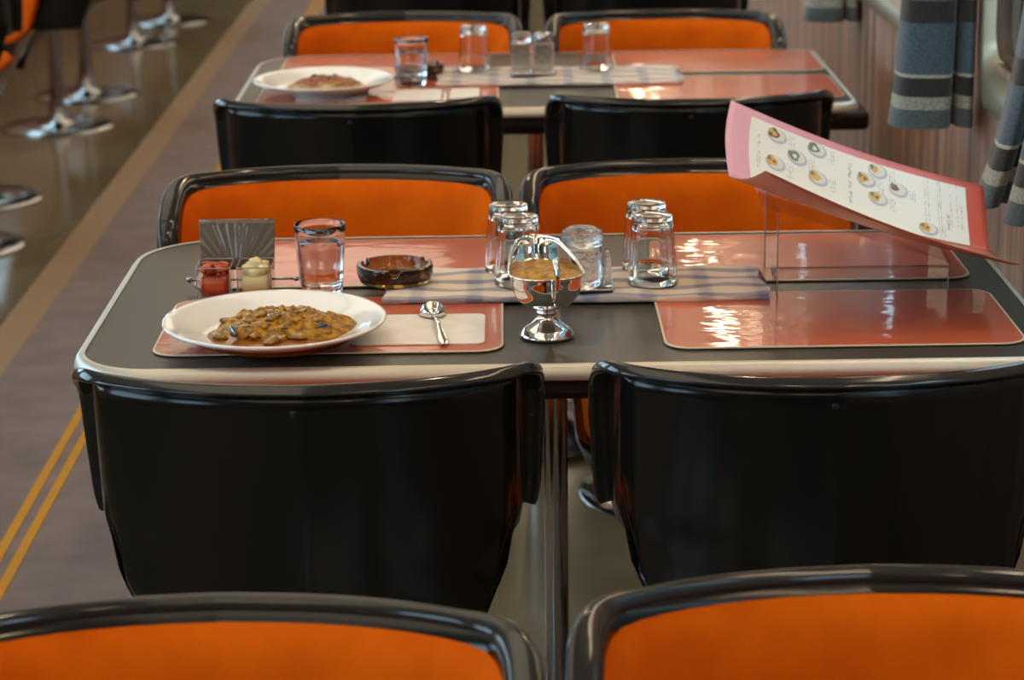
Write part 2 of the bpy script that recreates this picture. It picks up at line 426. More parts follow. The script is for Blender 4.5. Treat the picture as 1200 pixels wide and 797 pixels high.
for nm, xa, xb in (('baseboard_right', XW-0.012, XW), ('baseboard_left', XL, XL+0.012)):
    bm = bmesh.new(); box(bm, xa, xb, YN, YF, 0, 0.08); struct(nm, bm, M['black'], smooth=False)
bm = bmesh.new(); box(bm, 1.75, 1.95, YN-0.1, YF+8, -1.0, 2.7)  # added slab outside: holds back daylight from the right and darkens those panes
struct('wall_daylight_block', bm, mat('daylight_block_teal', (0.12, 0.15, 0.15), 0.8), smooth=False)
# carpet runner, its borders and lines
bm = bmesh.new(); box(bm, -1.115, -0.635, YN, YF, 0, 0.006)
cp = obj('aisle_carpet', bm, M['carpet'], smooth=False); tag(cp, 'mauve grey carpet running down the aisle beside the tables', 'carpet')
for x0, x1, nm, m in ((-1.20, -1.115, 'carpet_border', 'band'), (-0.635, -0.592, 'carpet_border', 'band')):
    bm = bmesh.new(); box(bm, x0, x1, YN, YF, 0, 0.007); obj(nm, bm, M[m], cp, smooth=False)
for x0 in (-0.902, -0.865):
    bm = bmesh.new(); box(bm, x0, x0+0.018, YN, YF, 0.0055, 0.0072); obj('yellow_line', bm, M['yellow'], cp, smooth=False)
# ceiling lamps: one row of long diffusers over the aisle, small globes along the window side
def lamp_light(name, shape, sx, sy, energy, col, loc, parent):
    ld = bpy.data.lights.new(name, 'AREA'); ld.shape = shape; ld.size = sx
    if shape == 'RECTANGLE': ld.size_y = sy
    ld.energy = energy; ld.color = col
    lo = bpy.data.objects.new(name, ld); COL.objects.link(lo); lo.parent = parent; lo.location = loc; return lo
for i in range(8):
    y = -0.2+i*1.9
    t = thing('ceiling_lamp', 'wide cream ceiling lamp panel over the aisle', 'lamp', (-0.70, y, ZC), 'ceiling lamps over the aisle')
    bm = bmesh.new(); slab(bm, rrect(-0.50, 0.50, -0.90, 0.90, (0.03,)*4, 4), -0.035, 0); obj('lamp_housing', bm, M['ceil'], t, smooth=False)
    bm = bmesh.new(); slab(bm, rrect(-0.47, 0.47, -0.87, 0.87, (0.03,)*4, 4), -0.045, -0.034); obj('lamp_diffuser', bm, M['tube'], t, smooth=False)
    lamp_light('lamp_light', 'RECTANGLE', 0.9, 1.7, LAMP_W, (1.0, 0.82, 0.60), (0, 0, -0.05), t)
for i in range(9):
    y = 0.9+i*1.68
    t = thing('tube_lamp', 'slim tube lamp above a window', 'lamp', (XW-0.06, y, 2.06), 'tube lamps above the windows')
    bm = bmesh.new(); box(bm, -0.02, 0.06, -0.58, 0.58, 0.015, 0.05); obj('lamp_housing', bm, M['trim'], t, smooth=False, bevel=0.005)
    bm = bmesh.new(); tube(bm, [(0, -0.55, 0), (0, -0.2, 0), (0, 0.2, 0), (0, 0.55, 0)], 0.013, 14); obj('lamp_tube', bm, M['globe'], t)
    lamp_light('lamp_light', 'RECTANGLE', 0.03, 1.05, SPOT_W, (1.0, 0.76, 0.5), (-0.004, 0, -0.018), t)

for i in range(9):
    y = -0.6+i*1.68
    t = thing('downlight', 'small round warm downlight in the ceiling over the tables', 'lamp', (0.20, y, ZC), 'downlights over the tables')
    bm = bmesh.new(); lathe(bm, [(0, 0), (0.055, 0), (0.055, -0.006), (0.045, -0.012), (0.036, -0.010), (0.034, -0.003), (0, -0.003)], 28); obj('lamp_ring', bm, M['trim'], t)
    bm = bmesh.new(); lathe(bm, [(0, -0.004), (0.030, -0.004), (0.028, -0.012), (0.018, -0.020), (0, -0.023)], 24); obj('lamp_bulb', bm, M['bulb'], t)
    lamp_light('lamp_light', 'DISK', 0.05, 0.05, 2.0, (1.0, 0.76, 0.50), (0, 0, -0.026), t)

# ------------------------------------------------------------------ chairs
# chair frame: origin on the floor under the pedestal, sitter faces -Y, back at +Y
PLAN = [(0.0, 0.0), (0.068, 0.006), (0.127, 0.019), (0.175, 0.038), (0.207, 0.060), (0.220, 0.088), (0.224, 0.122), (0.226, 0.160)]
ZT, ZB = 0.772, 0.36
WID = [(0.30, 0.55), (0.36, 0.60), (0.42, 0.68), (0.47, 0.78), (0.51, 0.87), (0.56, 0.955), (0.62, 0.995), (0.80, 1.0)]
WINGZ = [(0.30, 0.55), (0.50, 0.62), (0.60, 0.95), (0.78, 1.0)]
def shell_pt(s, z, off=0.0):
    a = abs(s); x, g = crom(PLAN, a)
    wx = lerp_tab(WID, z); wg = lerp_tab(WINGZ, z)
    yb = 0.20+0.055*(z-0.40)/0.38
    x *= wx; y = yb-g*wg
    if off:
        x2, g2 = crom(PLAN, min(a+0.01, 1)); x1, g1 = crom(PLAN, max(a-0.01, 0))
        dx, dy = (x2-x1)*wx, -(g2-g1)*wg; L = math.hypot(dx, dy) or 1
        nx, ny = dy/L, -dx/L          # towards the sitter (inwards, -Y)
        x += nx*off; y += ny*off
    return Vector((x if s >= 0 else -x, y, z))
def ztop(s):
    a = abs(s)
    if a < 0.58: return ZT
    k = (a-0.58)/0.42
    return ZT-0.072*(1-math.sqrt(max(0, 1-k*k)))
def zbot(s):
    a = abs(s)      # wings end above the seat, the middle runs down into it
    return ZB if a < 0.59 else (ZB+(0.592-ZB)*min(1, (a-0.59)/0.06)**0.5)
def chair():
    t = thing('dining_chair', 'x', 'chair')
    # back shell
    bm = bmesh.new()
    grid(bm, 96, 24, lambda u, v: shell_pt(-1+2*u, ztop(-1+2*u)*(1-v)+zbot(-1+2*u)*v))
    bmesh.ops.recalc_face_normals(bm, faces=bm.faces)
    o = bs_ = obj('back_shell', bm, M['shell'], t)
    sm = o.modifiers.new('solid', 'SOLIDIFY'); sm.thickness = 0.008; sm.offset = 0
    # rolled rim along wing, top, wing
    path = []
    for k in range(10): path.append((-1.0, 0.592+(ztop(1)-0.592)*k/10))
    for k in range(71): s = -1+2*k/70; path.append((s, ztop(s)))
    for k in range(9, -1, -1): path.append((1.0, 0.592+(ztop(1)-0.592)*k/10))
    P = [shell_pt(s, z) for s, z in path]
    prof = []      # flange: unit width outwards, rolled thicker at its outer edge
    for q, h in ((-0.10, -0.5), (0.15, -0.9), (0.55, -1.0), (0.80, -1.5), (0.95, -1.4), (1.0, -0.8), (1.0, 0.2), (0.94, 0.8), (0.80, 1.1), (0.55, 1.15), (0.15, 1.0), (-0.10, 0.5)):
        prof.append((q, h*0.0058))
    fr = []; pp = []
    for i, (s, z) in enumerate(path):
        a = P[max(i-1, 0)]; b = P[min(i+1, len(P)-1)]; tg = (b-a).normalized()
        inn = (shell_pt(s, z, 0.01)-shell_pt(s, z)).normalized()
        inn = (inn-tg*inn.dot(tg)).normalized()
        upw = tg.cross(inn)
        if abs(s) < 0.9 and upw.z < 0: upw = -upw
        if abs(s) >= 0.9 and upw.dot(Vector((0, -1, 0.4))) < 0: upw = -upw
        # roll outwards: profile's long side tips to the outside of the shell
        out = -inn
        side = min(1.0, max(0.0, (abs(s)-0.45)/0.35)); al = math.radians(48-40*side); wd_ = 0.0135+0.0115*side-(0.006*max(0.0, min(1.0, (0.70-z)/0.10)) if side > 0.99 else 0)
        n_ = (out*math.cos(al)+upw*math.sin(al)).normalized()*wd_; b_ = (out*(-math.sin(al))+upw*math.cos(al)).normalized()
        fade = 1.0
        fr.append((n_*fade, b_*fade)); pp.append(P[i])
    bm = bmesh.new(); sweep(bm, pp, fr, prof)
    r_ = obj('rim', bm, M['rim'], t); sb_ = r_.modifiers.new('sub', 'SUBSURF'); sb_.levels = 1; sb_.render_levels = 1
    # orange back cushion: rounded pad lying inside the shell
    bm = bmesh.new()
    def pad(u, v):
        ph = 2*PI*u; r = v
        c, s_ = math.cos(ph), math.sin(ph); n = 5.0
        q = (abs(c)**n+abs(s_)**n)**(-1/n)
        # superellipse with round corners in (s,z)
        ss = 0.93*c*q*r; zz = 0.60+0.1665*s_*q*r
        zz = min(zz, ztop(ss)-0.005)
        lim = 0.93 if zz > 0.64 else (0.52 if zz < 0.60 else 0.52+0.41*(zz-0.60)/0.04)
        lim = 0.93 if zz > 0.64 else max(lim, 0.52)
        ss = math.copysign(min(abs(ss), lim), ss)
        h = 0.001+0.023*max(0, 1-r**6)**0.65
        return shell_pt(ss, zz, h)
    grid(bm, 96, 18, pad, wrap=True)
    bmesh.ops.remove_doubles(bm, verts=bm.verts, dist=0.0002)
    bmesh.ops.recalc_face_normals(bm, faces=bm.faces)
    obj('back_cushion', bm, M['orange'], t)
    # seat pan and seat cushion
    bm = bmesh.new()
    out = rrect(-0.178, 0.178, -0.225, 0.185, (0.10, 0.10, 0.07, 0.07), 8)
    rings = []
    for f, z in ((0.15, 0.335), (0.38, 0.342), (0.62, 0.368), (0.82, 0.410), (0.95, 0.455), (1.0, 0.478), (0.99, 0.486), (0.94, 0.486)):
        rings.append([bm.verts.new((x*f, (y+0.02)*f-0.02, z)) for x, y in out])
    n = len(out)
    for a, b in zip(rings, rings[1:]):
        for i in range(n): j = (i+1) % n; bm.faces.new((a[i], a[j], b[j], b[i]))
    bm.faces.new(rings[0][::-1]); bm.faces.new(rings[-1])
    obj('seat_shell', bm, M['shell'], t, auto=50)
    bm = bmesh.new(); rings = []
    for f, z in ((0.91, 0.482), (0.93, 0.492), (0.90, 0.503), (0.80, 0.510), (0.5, 0.513)):
        rings.append([bm.verts.new((x*f, (y+0.02)*f-0.02, z)) for x, y in out])
    for a, b in zip(rings, rings[1:]):
        for i in range(n): j = (i+1) % n; bm.faces.new((a[i], a[j], b[j], b[i]))
    bm.faces.new(rings[0][::-1]); bm.faces.new(rings[-1])
    obj('seat_cushion', bm, M['orange'], t, auto=60)
    # screw head on the back, near the top
    bm = bmesh.new(); lathe(bm, [(0, 0.0008), (0.003, 0.0008), (0.004, 0.0), (0.004, -0.002), (0, -0.002)], 16)
    bmesh.ops.rotate(bm, verts=bm.verts, matrix=Matrix.Rotation(-PI/2, 3, 'X'), cent=(0, 0, 0))
    pz = shell_pt(0.02, 0.753); obj('back_screw', bm, M['black'], bs_, loc=(pz.x, pz.y+0.004, pz.z))
    # chrome trumpet pedestal
    bm = bmesh.new()
    lathe(bm, [(0, 0), (0.19, 0), (0.192, 0.004), (0.188, 0.008), (0.12, 0.0092), (0.062, 0.0105), (0.048, 0.018), (0.037, 0.036), (0.029, 0.065), (0.0235, 0.10), (0.0235, 0.336), (0, 0.336)], 56)
    obj('pedestal', bm, M['chrome'], t, auto=60)
    return t
CH = chair()
YB = 0.251                     # chair origin to the outside of the back's top
def face_in(x, yback, label, group, first=False):     # shows its orange front to the camera
    loc = (x, yback-YB, 0)
    if first:
        CH.location = loc; CH['label'] = label; CH['group'] = group; return CH
    return dup(CH, loc, label, group)
def face_away(x, yback, label, group): return dup(CH, (x, yback+YB, 0), label, group, PI)
GR = 'orange padded dining chairs along the tables'
face_in(-0.225, 1.715, 'orange padded chair at the bottom left, closest to the camera, its front to us', GR, True)
face_in(0.287, 1.755, 'orange padded chair at the bottom right, closest to the camera, its front to us', GR)
face_away(-0.212, 2.290, 'black backed chair seen from behind, in front of the curry plate', GR)
face_away(0.335, 2.290, 'black backed chair seen from behind, in front of the empty right placemat', GR)
face_in(-0.240, 3.402, 'orange padded chair facing us behind the water glass and pickle box', GR)
face_in(0.266, 3.412, 'orange padded chair facing us behind the upturned glasses and the menu', GR)
face_away(-0.254, 3.925, 'black backed chair seen from behind, in front of the spaghetti plate', GR)
face_away(0.318, 3.932, 'black backed chair seen from behind, right side of the second table, behind the menu', GR)
face_in(-0.210, 5.050, 'orange padded chair facing us at the far side of the second table, left one', GR)
face_in(0.333, 5.035, 'orange padded chair facing us at the far side of the second table, right one', GR)
face_away(-0.185, 5.62, 'black chair back at the top of the picture, left of the two farthest backs', GR)
face_away(0.345, 5.62, 'black chair back at the top of the picture, right of the two farthest backs', GR)
# chairs across the aisle, feet centred on the measured bases
GL = 'pedestal chairs across the aisle'
for x, y, away, lab in ((-1.500, 6.27, 1, 'chair across the aisle, nearest one, its black back at the left edge'),
                        (-1.565, 6.88, 0, 'chair across the aisle with its orange front at the top left corner'),
                        (-1.535, 8.06, 1, 'chair across the aisle on the chrome foot just behind the orange one'),
                        (-1.545, 8.70, 0, 'chair across the aisle on the fourth chrome foot from the front'),
                        (-1.565, 10.00, 1, 'chair across the aisle on the fifth chrome foot from the front'),
                        (-1.505, 10.66, 0, 'chair across the aisle on the farthest chrome foot')):
    dup(CH, (x, y, 0), lab, GL, PI if away else 0)

# ------------------------------------------------------------------ tables
TT = 0.72
def table(yc):
    t = thing('dining_table', 'x', 'table', (0.07, yc, 0))
    x0, x1, y0, y1 = -0.573, 0.570, -0.330, 0.330
    bm = bmesh.new(); slab(bm, rrect(x0+0.012, x1-0.012, y0+0.012, y1-0.012, (0.085, 0.03, 0.03, 0.115), 14), TT-0.0168, TT)
    obj('table_top', bm, M['laminate'], t, smooth=False)
    bm = bmesh.new(); o = rrect(x0, x1, y0, y1, (0.095, 0.04, 0.04, 0.125), 14); i_ = rrect(x0+0.012, x1-0.012, y0+0.012, y1-0.012, (0.085, 0.03, 0.03, 0.115), 14)
    rings = []
    for f, z in ((1, TT-0.0165), (0.5, TT-0.0170), (0.10, TT-0.0164), (-0.06, TT-0.0140), (-0.02, TT-0.0095), (0.16, TT-0.0035), (0.5, TT+0.0012), (1, TT+0.0010)):
        rings.append([bm.verts.new((a*(1-f)+b*f, c*(1-f)+d*f, z)) for (a, c), (b, d) in zip(o, i_)])
    n = len(o)
    for a, b in zip(rings, rings[1:]):
        for i in range(n): j = (i+1) % n; bm.faces.new((a[i], a[j], b[j], b[i]))
    bmesh.ops.recalc_face_normals(bm, faces=bm.faces)
    obj('edge_band', bm, M['trim'], t)
    bm = bmesh.new(); slab(bm, rrect(-0.555, 0.555, -0.312, 0.312, (0.08,)*4, 6), TT-0.036, TT-0.0172); slab(bm, rrect(-0.50, 0.52, -0.25, 0.25, (0.05,)*4, 6), TT-0.062, TT-0.0362); obj('underframe', bm, M['black'], t, smooth=False)
    bm = bmesh.new(); lathe(bm, [(0, 0), (0.20, 0), (0.202, 0.008), (0.19, 0.014), (0.12, 0.026), (0.06, 0.045), (0.030, 0.08), (0.0175, 0.13), (0.0155, 0.16), (0.0155, TT-0.07), (0.05, TT-0.064), (0, TT-0.063)], 48)
    obj('pedestal', bm, M['chrome'], t, loc=(-0.012, 0, 0), auto=60)
    bm = bmesh.new(); box(bm, x1-0.10, x1+0.058, -0.06, 0.06, TT-0.10, TT-0.063); obj('wall_bracket', bm, M['black'], t, smooth=False, bevel=0.01)
    return t
T1 = table(2.885); T1['label'] = 'grey laminate table in the foreground laid with curry and a gravy boat'; T1['group'] = 'dining tables'
T2 = dup(T1, (0.07, 4.545, 0), 'grey laminate table in the background laid with a plate of spaghetti', 'dining tables')

# placemats: a thin glossy laminated sheet
TZ = TT+0.0016
def placemat(x0, x1, y0, y1, label, rz=0.0):
    cx, cy = (x0+x1)/2, (y0+y1)/2
    o_ = rrect(x0-cx, x1-cx, y0-cy, y1-cy, (0.03,)*4, 8); i_ = rrect(x0-cx+0.0025, x1-cx-0.0025, y0-cy+0.0025, y1-cy-0.0025, (0.028,)*4, 8)
    t = thing('placemat', label, 'placemat', (cx, cy, TZ), 'salmon placemats'); t.rotation_euler = (0, 0, rz)
    bm = bmesh.new(); slab(bm, i_, 0, 0.0016); obj('printed_sheet', bm, M['mat'], t, smooth=False)
    bm = bmesh.new(); n = len(o_)
    R = [[bm.verts.new((x, y, z)) for x, y in pts] for pts, z in ((i_, 0), (o_, 0.0), (o_, 0.0014), (i_, 0.00165))]
    for a, b in zip(R, R[1:]):
        for i in range(n): j = (i+1) % n; bm.faces.new((a[i], a[j], b[j], b[i]))
    obj('clear_border', bm, M['matedge'], t, smooth=False)
    return t
placemat(-0.412, -0.006, 2.615, 2.868, 'salmon placemat under the curry plate and white napkin')
placemat(-0.402, -0.004, 2.925, 3.185, 'salmon placemat behind the water glass on the front table')
placemat(0.180, 0.598, 2.615, 2.868, 'salmon placemat at the front right of the front table, left empty')
placemat(0.190, 0.592, 2.925, 3.183, 'salmon placemat under the acrylic stand and menu, back right of front table')
placemat(-0.458, -0.012, 4.275, 4.53, 'salmon placemat under the spaghetti plate')
placemat(-0.445, -0.030, 4.58, 4.84, 'salmon placemat behind the spaghetti plate on the far table')
placemat(0.205, 0.622, 4.275, 4.53, 'salmon placemat at the front right of the far table')
placemat(0.218, 0.625, 4.585, 4.84, 'salmon placemat at the back right of the far table')
MZ = TZ+0.0018         # top of a placemat

def flat_paper(name, x0, x1, y0, y1, z, label, cat, r=0.004, h=0.0015, rz=0.0, group=None, m='paper'):
    cx, cy = (x0+x1)/2, (y0+y1)/2
    bm = bmesh.new()
    slab(bm, rrect(x0-cx, x1-cx, y0-cy, y1-cy, (r,)*4, 4), 0, h)
    o = obj(name, bm, M[m], None, loc=(cx, cy, z), smooth=False); o.rotation_euler = (0, 0, rz)
    return tag(o, label, cat, group)
flat_paper('napkin', -0.185, -0.028, 2.642, 2.775, MZ, 'white paper napkin under the spoon beside the curry plate', 'napkin', 0.010, 0.0014, group='paper napkins')
flat_paper('napkin', -0.205, -0.118, 4.285, 4.405, MZ, 'white folded napkin left of the fork on the far table', 'napkin', group='paper napkins', h=0.003)
flat_paper('napkin', -0.102, -0.048, 4.295, 4.408, MZ, 'small white folded napkin right of the fork on the far table', 'napkin', group='paper napkins', h=0.003)
flat_paper('paper_slip', -0.385, -0.255, 4.300, 4.400, MZ, 'pale paper slip under the front rim of the spaghetti plate', 'paper', h=0.001)
# folded runner cloths
def runner(x0, x1, y0, y1, label):
    cx, cy = (x0+x1)/2, (y0+y1)/2; hx, hy = (x1-x0)/2, (y1-y0)/2; H = 0.0065
    bm = bmesh.new(); rnd = random.Random(3)
    ph = [rnd.uniform(0, 6) for _ in range(6)]
    prof = [(-0.98, 0), (-1.0, 0.5), (-0.985, 1)]+[(-1+2*k/16, 1) for k in range(1, 16)]+[(0.985, 1), (1.0, 0.5), (0.98, 0)]
    def f(u, v):
        k = v*(len(prof)-1); i = min(int(k), len(prof)-2); fr = k-i
        a = prof[i][0]*(1-fr)+prof[i+1][0]*fr; h = prof[i][1]*(1-fr)+prof[i+1][1]*fr
        x = (-1+2*u)*hx
        e = 0.0025*math.sin(u*9+ph[0])+0.0015*math.sin(u*21+ph[1])
        z = h*(H+0.0014*math.sin(u*14+a*3+ph[2])*(1-abs(a)**4)+0.0010*math.sin(u*31-a*5+ph[3]))
        return (x+0.004*math.sin(a*4+ph[4])*(abs(-1+2*u)**8), a*hy+e*a-0.004*(2*u-1), max(z, 0))
    vs = grid(bm, 70, len(prof)-1, f)
    for col in (vs[0], vs[-1]): bm.faces.new(col)
    bm.faces.new([c[0] for c in vs]); 
    bmesh.ops.recalc_face_normals(bm, faces=bm.faces)
    o = obj('table_runner', bm, M['cloth'], None, loc=(cx, cy, MZ), auto=50)
    return tag(o, label, 'cloth', 'folded runner cloths')
runner(-0.155, 0.322, 2.825, 2.985, 'folded blue striped white cloth along the middle of the front table')
runner(-0.130, 0.336, 4.440, 4.630, 'folded pale cloth along the middle of the far table')
CZT = MZ+0.0075        # top of a cloth

# ------------------------------------------------------------------ crockery and glass
def plate(name, x, y, z, R, label, cat, rise=0.026):
    t = thing(name, label, cat, (x, y, z))
    bm = bmesh.new()
    lathe(bm, [(0, 0.004), (R*0.42, 0.004), (R*0.45, 0.0), (R*0.50, 0.0), (R*0.54, 0.005), (R*0.68, 0.011), (R*0.85, rise-0.009), (R*0.985, rise-0.001), (R, rise+0.001), (R*0.992, rise+0.0032), (R*0.96, rise+0.0025), (R*0.83, rise-0.004), (R*0.70, rise-0.011), (R*0.60, 0.0105), (R*0.4, 0.0085), (0, 0.0085)], 80)
    obj('dish', bm, M['china'], t)
    return t
def mound(bm, cx, cy, rx, ry, h, z, seed, lump=0.25, freq=3.0, nu=72, nv=26, p=0.8, edge=0.10):
    from mathutils import noise
    def f(u, v):
        a = 2*PI*u; r = v
        er = 1+edge*noise.noise(Vector((math.cos(a)*1.6, math.sin(a)*1.6, seed)))
        x = cx+rx*r*er*math.cos(a); y = cy+ry*r*er*math.sin(a)
        prof = max(0.0, 1-r**2)**p
        n = noise.noise(Vector((x*freq*14, y*freq*14, seed)))+0.5*noise.noise(Vector((x*freq*34, y*freq*34, seed+3)))
        return (x, y, z+h*prof*(1+lump*n)+0.0012*(1-r**8))
    grid(bm, nu, nv, f, wrap=True)
    bmesh.ops.remove_doubles(bm, verts=bm.verts, dist=0.00005)
    bmesh.ops.recalc_face_normals(bm, faces=bm.faces)
def chunk(bm, x, y, z, s, rnd, mi=0):
    m = Matrix.Translation((x, y, z)) @ Matrix.Rotation(rnd.uniform(0, 6), 4, 'Z') @ Matrix.Rotation(rnd.uniform(-.5, .5), 4, 'X') @ Matrix.Diagonal((s[0], s[1], s[2], 1))
    r = bmesh.ops.create_icosphere(bm, subdivisions=3, radius=1, matrix=m)
    from mathutils import noise
    for v in r['verts']:
        d = v.co-Vector((x, y, z)); v.co += d*(0.30*noise.noise(v.co*70)+0.25*noise.noise(v.co*190))
        for f in v.link_faces: f.material_index = mi
# curry
PX, PY, PR = -0.272, 2.668, 0.1305
t = plate('curry_plate', PX, PY, MZ, PR, 'round white plate of brown curry with vegetables on the front table', 'plate')
bm = bmesh.new(); rnd = random.Random(5)
mound(bm, 0.004, -0.012, 0.092, 0.086, 0.004, 0.0085, 1.0, 0.2, 1.5, edge=0.12); obj('sauce_pool', bm, M['sauce2'], t)
bm = bmesh.new()
mound(bm, 0.008, 0.014, 0.082, 0.062, 0.021, 0.0095, 4.2, 0.42, 5.0, nu=110, nv=44, p=0.6, edge=0.25); cur = obj('curry', bm, M['curry'], t)
def hmound(x, y):
    q = ((x-0.008)/0.082)**2+((y-0.014)/0.062)**2
    return 0.0095+0.021*max(0, 1-q)**0.6
for k in range(46):
    a = rnd.uniform(0, 2*PI); r = rnd.uniform(0.1, 0.95)
    x, y = 0.008+0.078*r*math.cos(a), 0.012+0.058*r*math.sin(a)
    s = rnd.uniform(0.004, 0.009)
    bm = bmesh.new(); chunk(bm, x, y, hmound(x, y)+0.0005, (s, s*rnd.uniform(.5, .8), s*rnd.uniform(.3, .5)), rnd)
    obj('curry_piece', bm, M['chunk'] if k % 3 else M['curry'], cur)
for x, y, z, s in ((-0.032, -0.030, 0.020, (0.016, 0.010, 0.007)), (0.004, -0.046, 0.015, (0.018, 0.010, 0.005)), (0.062, -0.018, 0.016, (0.012, 0.008, 0.005)), (-0.060, -0.026, 0.013, (0.014, 0.009, 0.004)), (0.03, -0.038, 0.016, (0.012, 0.008, 0.004)), (-0.015, -0.02, 0.024, (0.012, 0.008, 0.005))):
    bm = bmesh.new(); chunk(bm, x, y, z, s, rnd); obj('vegetable_piece', bm, M['chunk'], cur)
for x, y, z, rz, L in ((-0.044, -0.036, 0.022, 1.1, 0.010), (0.060, -0.020, 0.020, 1.9, 0.011)):
    bm = bmesh.new(); chunk(bm, 0, 0, 0, (L, 0.004, 0.006), rnd)
    o = obj('aubergine_skin', bm, M['eggplant'], cur, loc=(x, y, z)); o.rotation_euler = (0.5, 0, rz)
# spaghetti
t = plate('spaghetti_plate', -0.338, 4.392, MZ, 0.132, 'round white plate of spaghetti with meat sauce on the far table', 'plate')
bm = bmesh.new(); mound(bm, 0.005, -0.01, 0.082, 0.075, 0.013, 0.0085, 7.0, 0.35, 3); sp_ = obj('spaghetti', bm, M['pasta'], t)
for k in range(26):
    bm = bmesh.new(); a0 = rnd.uniform(0, 6); r0 = rnd.uniform(0.03, 0.075)
    pts = []
    for q in range(14):
        a = a0+q*0.16; x, y = 0.005+r0*math.cos(a), -0.01+r0*0.9*math.sin(a)
        hh = max(0, 1-(r0/0.082)**2)**0.8
        pts.append((x, y, 0.0115+0.013*hh+0.002*math.sin(q)))
    tube(bm, pts, 0.0012, 6); obj('spaghetti_strand', bm, M['pasta'], sp_)
bm = bmesh.new(); mound(bm, 0.002, -0.006, 0.058, 0.046, 0.012, 0.0195, 9.0, 0.5, 5, edge=0.25); ms_ = obj('meat_sauce', bm, M['meat'], t)
for x, y in ((0.0, 0.0), (0.012, -0.01), (-0.018, 0.006)):
    bm = bmesh.new(); chunk(bm, x, y, 0.033, (0.007, 0.005, 0.002), rnd); obj('herb_leaf', bm, M['herb'], ms_)

def tumbler_prof(rb, rt, h, th=0.0019, base=0.012):
    o = [(0, 0.0), (rb*0.8, 0.0), (rb-0.001, 0.0008), (rb, 0.003)]
    for k in range(1, 9): f = k/8; o.append((rb+(rt-rb)*f, 0.003+(h-0.003)*f))
    o[-1] = (rt, h-0.001)
    o += [(rt-th*0.5, h)]
    for k in range(8, -1, -1): f = k/8; o.append((rb+(rt-rb)*f-th, base+(h-0.0012-base)*f))
    o += [(rb*0.7, base-0.002), (0, base-0.002)]
    return o
def tumbler_mesh(flip, h=0.088, rb=0.0245, rt=0.0315):
    bm = bmesh.new(); n = 60
    lathe(bm, tumbler_prof(rb, rt, h), n, rib=0.022, ribn=10, ribz=(0.004, h*0.78))
    if flip:
        for v in bm.verts: v.co.z = h-v.co.z
        bmesh.ops.reverse_faces(bm, faces=bm.faces); bmesh.ops.recalc_face_normals(bm, faces=bm.faces)
    return bm
def water_glass(x, y, z, label):
    t = thing('water_glass', label, 'glass', (x, y, z), 'glasses of water')
    obj('tumbler', tumbler_mesh(False, 0.090, 0.0255, 0.0325), M['glass'], t)
    bm = bmesh.new(); rb, rt, h = 0.0255, 0.0325, 0.090
    g = lambda zz: rb+(rt-rb)*(zz-0.003)/(h-0.003)-0.0018
    lathe(bm, [(0, 0.0102), (rb-0.006, 0.0102), (g(0.013), 0.0125)]+[(g(zz), zz) for zz in (0.03, 0.045, 0.058, 0.063)]+[(g(0.065)-0.0003, 0.0645), (0, 0.0640)], 60)
    obj('water', bm, M['water'], t)
    return t
water_glass(-0.2345, 2.898, TZ, 'clear glass of water behind the curry plate')
water_glass(-0.176, 4.470, MZ, 'clear glass of water beside the spaghetti plate')
GU = 'upturned drinking glasses'
g0 = obj('upturned_glass', tumbler_mesh(True), M['glass'], None, loc=(0.002, 2.968, CZT))
tag(g0, 'upturned glass farther left one of the pair behind the gravy boat', 'glass', GU)
for x, y, z, lab in ((0.0145, 2.900, CZT, 'upturned glass nearer one of the left pair, just behind the gravy boat'),
                  (0.1785, 2.966, CZT, 'upturned glass farther back one of the pair right of the sugar jar'),
                  (0.182, 2.893, CZT, 'upturned glass nearer one of the pair right of the sugar jar'),
                  (-0.060, 4.590, CZT, 'upturned glass left of the condiment jars on the far table'),
                  (0.178, 4.590, CZT, 'upturned glass right of the condiment jars on the far table')):
    o = g0.copy(); COL.objects.link(o); o.location = (x, y, z); o['label'] = lab

# ashtrays
def ashtray(x, y, z, label):
    bm = bmesh.new(); R, H = 0.0485, 0.0245
    prof = [(0, 0.0), (R*0.86, 0.0), (R*0.93, 0.003), (R*0.99, H*0.5), (R, H-0.003), (R*0.985, H-0.0005), (R*0.95, H), (R*0.88, H-0.0005), (R*0.855, H-0.004), (R*0.83, 0.010), (R*0.75, 0.0065), (0, 0.006)]
    rings = []; n = 96
    for r, zz in prof:
        if r == 0: rings.append([bm.verts.new((0, 0, zz))]); continue
        ring = []
        for i in range(n):
            a = 2*PI*i/n; z2 = zz
            for c in (0.55, 0.55+2*PI/3, 0.55+4*PI/3):
                d = (a-c+PI) % (2*PI)-PI
                if abs(d) < 0.16 and zz > H*0.6: z2 = min(z2, H*0.62+max(0, abs(d)-0.09)*0.16)
            ring.append(bm.verts.new((r*math.cos(a), r*math.sin(a), z2)))
        rings.append(ring)
    for a, b in zip(rings, rings[1:]):
        for i in range(n):
            j = (i+1) % n
            if len(a) == 1: bm.faces.new((a[0], b[j], b[i]))
            elif len(b) == 1: bm.faces.new((a[i], a[j], b[0]))
            else: bm.faces.new((a[i], a[j], b[j], b[i]))
    bmesh.ops.recalc_face_normals(bm, faces=bm.faces)
    o = obj('ashtray', bm, M['brownglass'], None, loc=(x, y, z), auto=50)
    return tag(o, label, 'ashtray', 'brown glass ashtrays')
ashtray(-0.1425, 2.915, MZ+0.0075, 'brown glass ashtray beside the water glass on the front table')
a2 = ashtray(-0.166, 4.575, TZ+0.0022, 'dark brown glass ashtray behind the water glass on the far table')

